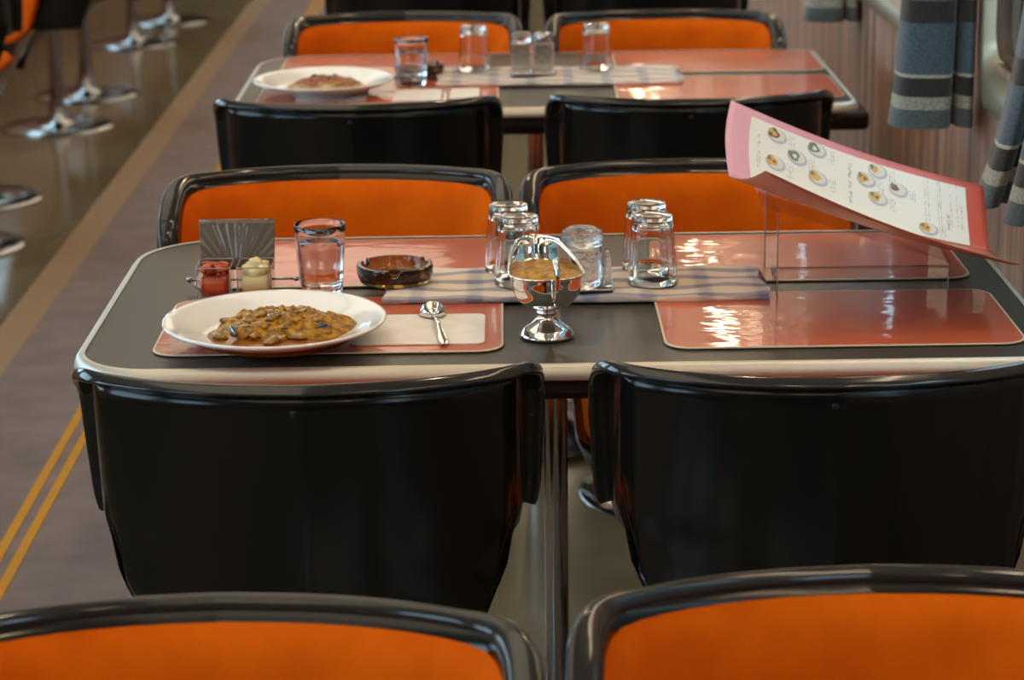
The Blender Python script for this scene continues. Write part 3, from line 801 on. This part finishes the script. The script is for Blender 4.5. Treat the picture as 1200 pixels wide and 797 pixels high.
# spoon: bowl turned down, handle towards us
t = thing('spoon', 'silver spoon lying on the white napkin', 'spoon', (-0.083, 2.705, MZ+0.0016))
t.rotation_euler = (0, 0, 0.13)
bm = bmesh.new()
def sb(u, v):
    a = 2*PI*u; r = v; egg = 1+0.10*math.sin(a)
    x = 0.0165*r*math.cos(a)*egg; y = 0.066+0.0205*r*math.sin(a)
    return (x, y, 0.0012+0.0155*math.sqrt(max(0, 1-r*r*0.999)))
grid(bm, 40, 12, sb, wrap=True); bmesh.ops.remove_doubles(bm, verts=bm.verts, dist=0.00005)
bmesh.ops.recalc_face_normals(bm, faces=bm.faces)
o = obj('bowl', bm, M['silver'], t); s = o.modifiers.new('solid', 'SOLIDIFY'); s.thickness = 0.0012
bm = bmesh.new()
pts = [Vector((0, 0.048, 0.0035)), Vector((0, 0.03, 0.0075)), Vector((0, 0.0, 0.0068)), Vector((0, -0.03, 0.0042)), Vector((0, -0.055, 0.0024)), Vector((0, -0.068, 0.0019)), Vector((0, -0.072, 0.0018))]
ws = [0.0035, 0.0025, 0.003, 0.0045, 0.0062, 0.0055, 0.002]
prof = [(math.cos(2*PI*k/12), math.sin(2*PI*k/12)) for k in range(12)]
sweep(bm, pts, [(Vector((w_, 0, 0)), Vector((0, 0, 0.0011))) for w_ in ws], prof)
obj('handle', bm, M['silver'], t)
# fork on the far table
t = thing('fork', 'silver fork lying between the folded napkins on the far table', 'fork', (-0.110, 4.33, MZ+0.001))
bm = bmesh.new(); sweep(bm, [Vector((0, y_, 0.003)) for y_ in (-0.07, -0.06, -0.02, 0.02, 0.04)], [(Vector((w_, 0, 0)), Vector((0, 0, 0.0012))) for w_ in (0.004, 0.006, 0.003, 0.0025, 0.006)], prof)
obj('handle', bm, M['silver'], t)
for k in range(4):
    bm = bmesh.new(); x = -0.0085+0.00567*k; tube(bm, [(x*0.5, 0.038, 0.003), (x, 0.048, 0.0025), (x, 0.085, 0.004)], 0.0011, 8); obj('tine', bm, M['silver'], t)

# gravy boat
t = thing('gravy_boat', 'silver footed gravy boat filled with curry sauce on the front table', 'gravy boat', (0.045, 2.682, TZ-0.0006)); t.rotation_euler = (0, 0, 0.15)
bm = bmesh.new()
lathe(bm, [(0, 0.0), (0.031, 0.0), (0.0325, 0.002), (0.0325, 0.004), (0.0300, 0.0062), (0.0285, 0.009), (0.0255, 0.0115), (0.0185, 0.016), (0.013, 0.022), (0.0105, 0.0265), (0.0115, 0.028), (0.0125, 0.0295), (0.0115, 0.031), (0.0105, 0.0325), (0.0145, 0.036), (0, 0.036)], 56)
obj('foot', bm, M['silver'], t)
ZR = 0.0765
def boat(u, v):
    """u round the rim, from the handle end (-Y); v from bottom centre to rim"""
    a = 2*PI*u; cs, sn = math.sin(a), -math.cos(a)       # sn=-1 at handle, +1 at spout
    sp = max(0, sn)
    rim = ZR+0.002*max(0, -sn)**3+0.024*min(1, sp*1.25)**1.5
    hx = 0.0430*(1-0.10*sp**2); ly = 0.045 if sn < 0 else 0.045+0.040*sp**1.1
    r = math.sin(v*PI/2)**0.9 if v < 1 else 1
    # cup profile: quick bulge, then near vertical, slight lip
    prof_r = (0.30+0.70*v)**0.55 if v > 0 else 0
    R = {0: 0}.get(v, 0.985*(1-(1-v)**2.1)**0.62)
    flare = 1+0.035*max(0, v-0.9)/0.1
    z = 0.034+(rim-0.034)*(v**1.55)
    return Vector((cs*hx*R*flare, sn*ly*R*flare+0.006*v*sp, z))
bm = bmesh.new(); grid(bm, 72, 26, boat, wrap=True); bmesh.ops.remove_doubles(bm, verts=bm.verts, dist=0.00003)
bmesh.ops.recalc_face_normals(bm, faces=bm.faces)
o = obj('bowl', bm, M['silver'], t); s = o.modifiers.new('solid', 'SOLIDIFY'); s.thickness = 0.0014; s.offset = -1; bo_ = o
bm = bmesh.new(); tube(bm, [boat(i/72, 1.0) for i in range(72)], 0.0013, 8, closed=True); obj('rim_bead', bm, M['silver'], bo_)
# curry inside: level fill
bm = bmesh.new()
from mathutils import noise as _nz
def fill(u, v):
    lo, hi = 0.0, 1.0; Zf = 0.0735
    for _ in range(24):
        mid = (lo+hi)/2
        if boat(u, max(mid, 1e-4)).z < Zf: lo = mid
        else: hi = mid
    p = boat(u, max(lo, 1e-4)); x, y = p.x*v*0.975, p.y*v*0.975+0.0
    n = _nz.noise(Vector((x*90, y*90, 1)))+0.6*_nz.noise(Vector((x*210, y*210, 4)))
    return (x, y, Zf+(0.0018+0.0028*n+0.004*(1-v*v))*(1-v**6))
grid(bm, 72, 20, fill, wrap=True); bmesh.ops.remove_doubles(bm, verts=bm.verts, dist=0.00003); bmesh.ops.recalc_face_normals(bm, faces=bm.faces)
obj('curry_sauce', bm, M['boatsauce'], t)
bm = bmesh.new()
tube(bm, [(0.004, -0.040, 0.048), (0.0015, -0.052, 0.052), (0.002, -0.061, 0.064), (0.002, -0.065, 0.080), (0.002, -0.064, 0.095), (0.001, -0.058, 0.104), (0.004, -0.049, 0.103), (0.004, -0.043, 0.095), (0.004, -0.043, 0.084)], 0.0026, 12, rs=[0.0022, 0.0026, 0.003, 0.0032, 0.0034, 0.0036, 0.0032, 0.0026, 0.0022])
obj('handle', bm, M['silver'], t)

# condiment set: black tray, ribbed sugar jar, slim pot
t = thing('condiment_tray', 'small black tray holding the condiment jars behind the gravy boat', 'tray', (0.096, 2.868, CZT))
bm = bmesh.new(); slab(bm, rrect(-0.030, 0.034, -0.030, 0.032, (0.006,)*4, 4), 0, 0.003); tp_ = obj('tray_plate', bm, M['black'], t, smooth=False, bevel=0.001)
bm = bmesh.new()
o_ = rrect(-0.030, 0.034, -0.030, 0.032, (0.006,)*4, 4); tube(bm, [(x, y, 0.0045) for x, y in o_], 0.0016, 8, closed=True); obj('tray_lip', bm, M['chrome'], tp_)
def sugar_jar(x, y, z, label, k=1.0, group=None):
    t = thing('sugar_jar', label, 'jar', (x, y, z), group)
    bm = bmesh.new(); lathe(bm, [(0, 0), (0.021*k, 0), (0.0235*k, 0.003), (0.0245*k, 0.008), (0.0245*k, 0.048*k), (0.023*k, 0.052*k), (0, 0.052*k)], 60, rib=0.03, ribn=20, ribz=(0.004, 0.05*k)); obj('jar_body', bm, M['frost'], t)
    bm = bmesh.new(); lathe(bm, [(0, 0.0525*k), (0.025*k, 0.0525*k), (0.0262*k, 0.056*k), (0.0262*k, 0.064*k), (0.024*k, 0.070*k), (0.016*k, 0.0745*k), (0, 0.076*k)], 60, rib=0.012, ribn=20); obj('jar_lid', bm, M['frost'], t)
    return t
sugar_jar(0.0925, 2.868, CZT+0.0032, 'ribbed frosted glass jar with domed lid behind the gravy boat')
bm = bmesh.new(); lathe(bm, [(0, 0), (0.0052, 0), (0.006, 0.002), (0.0055, 0.030), (0.004, 0.038), (0.0045, 0.043), (0.003, 0.047), (0, 0.048)], 24)
o = obj('toothpick_pot', bm, M['frost'], None, loc=(0.1240, 2.864, CZT+0.0032)); tag(o, 'slim clear glass pot standing right of the ribbed jar', 'pot')
# far table set
t = thing('condiment_tray', 'clear square holder with the salt jars on the far table', 'tray', (0.052, 4.535, CZT))
bm = bmesh.new(); slab(bm, rrect(-0.040, 0.044, -0.034, 0.034, (0.006,)*4, 4), 0, 0.003); obj('tray_plate', bm, M['black'], t, smooth=False)
bm = bmesh.new(); o_ = rrect(-0.040, 0.044, -0.034, 0.034, (0.006,)*4, 4); tube(bm, [(x, y, 0.0045) for x, y in o_], 0.0018, 8, closed=True); obj('tray_lip', bm, M['chrome'], t)
def salt_jar(x, y, label, lidm):
    t = thing('salt_jar', label, 'jar', (x, y, CZT+0.0032), 'salt jars on the far table')
    bm = bmesh.new(); slab(bm, rrect(-0.0195, 0.0195, -0.018, 0.018, (0.006,)*4, 5), 0, 0.058); obj('jar_body', bm, M['frost'], t, smooth=False, bevel=0.003)
    bm = bmesh.new(); lathe(bm, [(0, 0.0585), (0.0165, 0.0585), (0.0185, 0.061), (0.0185, 0.072), (0.015, 0.077), (0, 0.078)], 28); obj('jar_lid', bm, M[lidm], t)
salt_jar(0.033, 4.535, 'square frosted jar on the left of the far table holder', 'frost')
salt_jar(0.0745, 4.535, 'square frosted jar with metal cap on the right of the far table holder', 'chrome')

# pickle box: two clear pots side by side on a chrome wire, smoked lid tipped open
t = thing('pickle_box', 'two-pot pickle box with its fluted smoked lid propped open', 'box', (-0.342, 2.890, MZ))
for cx_, nm, m_, sd in ((-0.0245, 'red_pickles', 'pickle', 3), (0.0265, 'white_pickles', 'onion', 8)):
    hw, hd, H = 0.0215, 0.026, 0.040
    pot = bmesh.new()
    o_ = rrect(-hw, hw, -hd, hd, (0.006,)*4, 5); i_ = rrect(-hw+0.0018, hw-0.0018, -hd+0.0018, hd-0.0018, (0.005,)*4, 5)
    R = [[pot.verts.new((x+cx_, y, z)) for x, y in pts] for pts, z in ((o_, 0.001), (o_, H), (i_, H), (i_, 0.003))]
    n = len(o_)
    for a, b in zip(R, R[1:]):
        for i in range(n): j = (i+1) % n; pot.faces.new((a[i], a[j], b[j], b[i]))
    pot.faces.new(R[0][::-1]); pot.faces.new(R[-1]); bmesh.ops.recalc_face_normals(pot, faces=pot.faces)
    p_ = obj('clear_pot', pot, M['acrylic'], t, smooth=False)
    bm = bmesh.new(); tube(bm, [(x+cx_, y, H) for x, y in o_], 0.0009, 6, closed=True)
    obj('pot_rim', bm, M['polished_edge'], p_)
    for ex, ey in ((-hw, -hd), (hw, -hd)):
        bm = bmesh.new(); tube(bm, [(cx_+ex*0.97, ey*0.97, 0.002), (cx_+ex*0.97, ey*0.97, H)], 0.0009, 6); obj('pot_corner', bm, M['polished_edge'], p_)
    rn = random.Random(sd); bm = bmesh.new()
    slab(bm, rrect(cx_-hw+0.0042, cx_+hw-0.0042, -hd+0.0042, hd-0.0042, (0.007,)*4, 5), 0.004, 0.027)
    if nm == 'red_pickles':
        for k in range(60): chunk(bm, cx_+rn.uniform(-.014, .014), rn.uniform(-.018, .018), rn.uniform(0.026, 0.040), (rn.uniform(.004, .008), .003, .0022), rn)
    else:
        for dx, dy, dz, r_ in ((0, 0, 0.041, 0.0095), (-0.009, -0.005, 0.033, 0.0095), (0.009, -0.008, 0.033, 0.009), (-0.007, 0.010, 0.033, 0.010), (0.009, 0.010, 0.034, 0.009), (0, -0.013, 0.031, 0.009)):
            chunk(bm, cx_+dx, dy, dz, (r_, r_*0.9, r_*0.75), rn)
    obj(nm, bm, M[m_], t)
# fluted lid, hinged at the back and leaning away
bm = bmesh.new()
th = math.radians(14); y0l, z0l, Lh = 0.032, 0.024, 0.062
def lid(u, v):
    x = (-0.050+0.100*u); fan = abs(math.sin((math.atan2(x, (v+0.25)*Lh))*20))*0.0011
    return (x*(0.93+0.03*v), y0l+math.sin(th)*v*Lh+fan*(1 if 0 < v < 1 else 0), z0l+math.cos(th)*v*Lh)
grid(bm, 90, 16, lid); bmesh.ops.recalc_face_normals(bm, faces=bm.faces)
lid_o = o = obj('smoked_lid', bm, M['smoke'], t); s = o.modifiers.new('solid', 'SOLIDIFY'); s.thickness = 0.0022
bm = bmesh.new()
tube(bm, [(-0.048, y0l+math.sin(th)*Lh, z0l+math.cos(th)*Lh), (0.048, y0l+math.sin(th)*Lh, z0l+math.cos(th)*Lh)], 0.0022, 10); obj('lid_edge', bm, M['smoke'], lid_o)
bm = bmesh.new(); tube(bm, [(-0.062, 0.030, 0.012), (0.074, 0.030, 0.012)], 0.0016, 10); 
for x in (-0.062, 0.074): chunk(bm, x, 0.030, 0.012, (0.004, 0.004, 0.004), random.Random(1))
obj('hinge_rod', bm, M['chrome'], t)

# ------------------------------------------------------------------ clear stand and menu
t = thing('acrylic_stand', 'clear acrylic wedge stand carrying the menu', 'stand', (0, 0, 0))
def sheet(bm, pts, th_):
    pts = [Vector(p) for p in pts]; n_ = (pts[1]-pts[0]).cross(pts[-1]-pts[0]).normalized()*th_
    a = [bm.verts.new(p) for p in pts]; b = [bm.verts.new(p+n_) for p in pts]
    bm.faces.new(a[::-1]); bm.faces.new(b)
    for i in range(len(pts)): j = (i+1) % len(pts); bm.faces.new((a[i], a[j], b[j], b[i]))
SX0, SX1, SY0, SY1 = 0.333, 0.545, 2.845, 2.985
zl0, zl1, zr0, zr1 = 0.828, 0.840, 0.760, 0.772     # front/back heights, left then right
bm = bmesh.new(); sheet(bm, [(SX0, SY0, MZ), (SX0, SY1, MZ), (SX0, SY1, zl1), (SX0, SY0, zl0)], 0.002); obj('side_panel', bm, M['acrylic'], t, smooth=False)
bm = bmesh.new(); sheet(bm, [(SX1, SY0, MZ), (SX1, SY1, MZ), (SX1, SY1, zr1), (SX1, SY0, zr0)], 0.002); obj('side_panel', bm, M['acrylic'], t, smooth=False)
bm = bmesh.new(); sheet(bm, [(SX0-0.02, SY0, zl0+0.0075), (SX1+0.002, SY0, zr0+0.001), (SX1+0.002, SY1, zr1+0.001), (SX0-0.02, SY1, zl1+0.0075)], 0.002); obj('sloping_shelf', bm, M['acrylic'], t, smooth=False)
for pts in ([(SX0, SY0, MZ), (SX0, SY0, zl0)], [(SX0, SY1, MZ), (SX0, SY1, zl1)], [(SX1, SY0, MZ), (SX1, SY0, zr0)], [(SX0, SY1, MZ+0.001), (SX1, SY1, MZ+0.001)]):
    bm = bmesh.new(); tube(bm, pts, 0.0008, 6); obj('polished_edge', bm, M['polished_edge'], t)

t = thing('menu', 'open pink menu folder with dish pictures resting on the acrylic stand', 'menu')
def V(*a): return Vector(a)
BL, BR, FL, FR = V(0.298, 3.10, 0.924), V(0.632, 3.08, 0.808), V(0.279, 2.915, 0.860), V(0.602, 2.88, 0.768)
def page(u, v):
    p = (BL*(1-u)+BR*u)*(1-v)+(FL*(1-u)+FR*u)*v
    sag = -0.010*math.sin(PI*u)+0.006*math.sin(PI*v)*(1-u)**2
    return V(p.x-0.006*math.sin(PI*v)*(1-u)**3, p.y, p.z+sag-0.004*math.sin(PI*v))
bm = bmesh.new(); grid(bm, 40, 16, page, uv=True); bmesh.ops.recalc_face_normals(bm, faces=bm.faces)
o = obj('folder_page', bm, [M['pink']], t); s = o.modifiers.new('solid', 'SOLIDIFY'); s.thickness = 0.0012; s.offset = 0
def pagepos(u, v, lift):
    e = 0.004; p = page(u, v); n_ = (page(min(u+e, 1), v)-page(max(u-e, 0), v)).cross(page(u, max(v-e, 0))-page(u, min(v+e, 1))).normalized()
    if n_.z < 0: n_ = -n_
    return p+n_*lift
U0, U1, V0, V1 = 0.085, 0.925, 0.10, 1.0
bm = bmesh.new(); grid(bm, 40, 12, lambda u, v: pagepos(U0+(U1-U0)*u, V0+(V1-V0)*v*0.985, 0.0012)); bmesh.ops.recalc_face_normals(bm, faces=bm.faces)
ins = obj('white_insert', bm, M['insert'], t)
def decal(bm, cu, cv, ru, rv, mi, lift, n=20, wob=0.0, rot=0.0):
    vs = []
    for k in range(n):
        a = 2*PI*k/n; r = 1+wob*math.sin(3*a+cu*40)+wob*0.6*math.sin(5*a+cv*70)
        x, y = math.cos(a)*r, math.sin(a)*r
        x, y = x*math.cos(rot)-y*math.sin(rot), x*math.sin(rot)+y*math.cos(rot)
        vs.append(bm.verts.new(pagepos(min(max(cu+ru*x, 0), 1), min(max(cv+rv*y, 0), 0.995), lift)))
    f = bm.faces.new(vs); f.normal_update()
    if f.normal.z < 0: f.normal_flip()
    f.material_index = mi
dishes = [(0.178, 0.21, 0), (0.332, 0.19, 3), (0.258, 0.40, 3), (0.175, 0.587, 1), (0.337, 0.571, 2), (0.569, 0.191, 4), (0.523, 0.36, 1), (0.648, 0.367, 5), (0.568, 0.576, 1), (0.759, 0.844, 1)]
for k, (u, v, kd) in enumerate(dishes):
    bm = bmesh.new()
    decal(bm, u+0.010, v+0.015, 0.038, 0.100, 0, 0.0016)
    decal(bm, u+0.007, v+0.005, 0.032, 0.082, 1, 0.0019)
    mi = {0: 3, 1: 2, 2: 2, 3: 4, 4: 2, 5: 3}[kd]
    big = 0.85 if kd in (4, 5) else 1.2
    decal(bm, u-0.004, v, 0.018*big, 0.055*big, mi, 0.0022, wob=0.12)
    decal(bm, u-0.014, v-0.022, 0.008, 0.030, 4 if kd else 2, 0.0025, wob=0.2)
    if kd in (0, 3): decal(bm, u-0.001, v+0.01, 0.009, 0.030, 2 if kd == 0 else 1, 0.0025, wob=0.1)
    if kd == 1: decal(bm, u+0.004, v+0.01, 0.006, 0.020, 3, 0.0028, wob=0.2)
    obj('dish_picture', bm, [M['dish'], M['dishw'], M['foody'], M['foodb'], M['foodg']], ins, smooth=False)
# tiny printed lettering, illegible strokes in columns (the page lies on its side)
rn = random.Random(11)
def textcol(u, v0, v1, wu, step, mi=0, fill_=0.6, sub=1):
    v = v0; bm = bmesh.new()
    while v < v1:
        ln = rn.uniform(0.5, 1.0)*step
        if rn.random() < fill_:
            for q in range(sub):
                du = rn.uniform(-wu, wu)*0.6
                a = pagepos(u+du-0.0011, v, 0.0017); b = pagepos(u+du+0.0011, v, 0.0017); c = pagepos(u+du+0.0011+rn.uniform(-.002, .002), min(v+ln, 0.985), 0.0017); d = pagepos(u+du-0.0011, min(v+ln, 0.985), 0.0017)
                f = bm.faces.new([bm.verts.new(x) for x in (a, b, c, d)]); f.material_index = mi
        v += step*1.15
    obj('printed_line', bm, [M['ink'], M['inkred']], ins, smooth=False)
textcol(0.120, 0.30, 0.72, 0.008, 0.028, sub=2)
textcol(0.470, 0.22, 0.76, 0.009, 0.026, sub=3, fill_=0.85)
for u, v, kd in dishes: 
    if v < 0.93:
        for q in range(3): textcol(u+0.056+q*0.009, v-0.04, v+0.14, 0.002, 0.02, fill_=0.7)
for u in (0.762, 0.775, 0.812, 0.822): textcol(u, 0.08, 0.88, 0.0015, 0.022, fill_=0.75)
for u in (0.862, 0.886): textcol(u, 0.10, 0.72, 0.0015, 0.022, fill_=0.75)
textcol(0.848, 0.56, 0.80, 0.010, 0.02, sub=4, fill_=0.95)
textcol(0.902, 0.40, 0.80, 0.002, 0.022, 1, 0.8)
# the facing leaf, lifted towards us: we see the outside of its cover
CL, CR = V(0.286, 2.66, 0.919), V(0.596, 2.68, 0.800)
def leaf(u, v):
    a = FL*(1-u)+FR*u; a = V(a.x, a.y, a.z-0.010*math.sin(PI*u)); b = CL*(1-u)+CR*u
    p = a*(1-v)+b*v
    return V(p.x+0.010*v*(1-u), p.y, p.z-0.006*math.sin(PI*v)-0.010*math.sin(PI*u)*v)
bm = bmesh.new(); grid(bm, 40, 14, leaf); bmesh.ops.recalc_face_normals(bm, faces=bm.faces)
o = obj('folder_cover', bm, M['cover'], t); s = o.modifiers.new('solid', 'SOLIDIFY'); s.thickness = 0.0012; s.offset = 0

# ------------------------------------------------------------------ curtains and wall fittings
def curtain(path, zb, ztop_, label, lean=0.0, wav=0.0):
    """path: closed plan outline of the gathered bundle, metres; origin on the hem"""
    cx = sum(p[0] for p in path)/len(path); cy = sum(p[1] for p in path)/len(path)
    P = [(x-cx, y-cy) for x, y in path]; P.append(P[0]); n = 72
    # closed smooth outline
    m = len(P)-1
    def at(u):
        s = u*m; i = int(s) % m; f = s-int(s)
        p0, p1, p2, p3 = P[(i-1) % m], P[i], P[(i+1) % m], P[(i+2) % m]
        return [0.5*((2*b)+(-a+c)*f+(2*a-5*b+4*c-d)*f*f+(-a+3*b-3*c+d)*f**3) for a, b, c, d in zip(p0, p1, p2, p3)]
    H = ztop_-zb
    bm = bmesh.new()
    def f(u, v):
        x, y = at(u % 1.0); z = v*H
        k = 1-0.35*min(1, z/0.9)
        bell = 1+0.05*math.exp(-z/0.03)
        return (x*k*bell+lean*(1-math.exp(-z/0.22)), y*k*bell, z+wav*math.sin(u*2*PI*2)*math.exp(-z/0.1))
    vs = grid(bm, n, 40, f, wrap=True)
    bm.faces.new([c[0] for c in vs[:-1]]); bm.faces.new([c[-1] for c in vs[:-1]][::-1])
    bmesh.ops.recalc_face_normals(bm, faces=bm.faces)
    o = obj('curtain', bm, M['curtain'], None, loc=(cx, cy, zb), auto=70)
    return tag(o, label, 'curtain', 'gathered striped curtains')
def bundle(cx, cy, w_, d):
    # scalloped gathered outline: folds on the -Y side
    o = []
    o += [(cx-w_/2, cy), (cx-w_*0.46, cy-d*0.42), (cx-w_*0.2, cy-d*0.55), (cx+w_*0.12, cy-d*0.52), (cx+w_*0.22, cy-d*0.22), (cx+w_*0.27, cy-d*0.42), (cx+w_*0.42, cy-d*0.50), (cx+w_/2, cy-d*0.1), (cx+w_*0.46, cy+d*0.4), (cx+w_*0.1, cy+d*0.5), (cx-w_*0.3, cy+d*0.42)]
    return o
curtain(bundle(0.687, 3.80, 0.128, 0.13), 0.764, 1.85, 'blue grey striped curtain hanging beyond the menu, middle one in view', 0.012)
curtain(bundle(0.708, 5.14, 0.112, 0.11), 0.745, 1.85, 'striped curtain hem at the top edge of the photo, farthest one', 0.0)
curtain([(0.650, 3.21), (0.651, 3.185), (0.662, 3.172), (0.676, 3.185), (0.682, 3.205), (0.700, 3.20), (0.730, 3.21), (0.735, 3.27), (0.70, 3.28), (0.66, 3.26)], 0.757, 1.85, 'dark striped curtain fold at the right edge, the narrow left fold', 0.075)
curtain([(0.668, 3.115), (0.672, 3.09), (0.686, 3.08), (0.694, 3.10), (0.708, 3.082), (0.722, 3.09), (0.735, 3.12), (0.715, 3.150), (0.680, 3.145)], 0.752, 1.85, 'dark striped curtain at the right edge, nearest one, widest fold', 0.055)
t = thing('curtain_rod', 'long slim metal rod carrying the striped curtains along the window wall', 'rod', (0.70, 0, 1.855))
bm = bmesh.new(); tube(bm, [(0, -0.8, 0), (0, 2, 0), (0, 6, 0), (0, 9, 0)], 0.007, 10); obj('rod_tube', bm, M['chrome'], t)
for y in (-0.6, 1.9, 4.2, 5.9, 8.7):
    bm = bmesh.new(); tube(bm, [(0, y, 0), (0.04, y, 0), (0.07, y, 0)], 0.005, 8); obj('rod_bracket', bm, M['chrome'], t)
# coat hook on the far wall panel
for y, lab in ((5.03, 'small dark coat hook high on the right wall, left of the farthest curtain'), (4.80, 'small dark coat hook high on the right wall, next to the farthest curtain')):
    t = thing('coat_hook', lab, 'hook', (XW, y, 0.90), 'coat hooks')
    bm = bmesh.new(); slab(bm, rrect(-0.012, 0.012, -0.022, 0.022, (0.01,)*4, 5), 0, 0.005)
    bmesh.ops.rotate(bm, verts=bm.verts, matrix=Matrix.Rotation(-PI/2, 3, 'Y'), cent=(0, 0, 0)); bmesh.ops.rotate(bm, verts=bm.verts, matrix=Matrix.Rotation(PI/2, 3, 'X'), cent=(0, 0, 0)); obj('hook_plate', bm, M['dark'], t)
    bm = bmesh.new(); tube(bm, [(-0.004, 0, 0.008), (-0.022, 0, 0.0), (-0.034, 0, -0.008), (-0.036, 0, 0.004), (-0.034, 0, 0.012)], 0.004, 10); obj('hook_arm', bm, M['dark'], t)
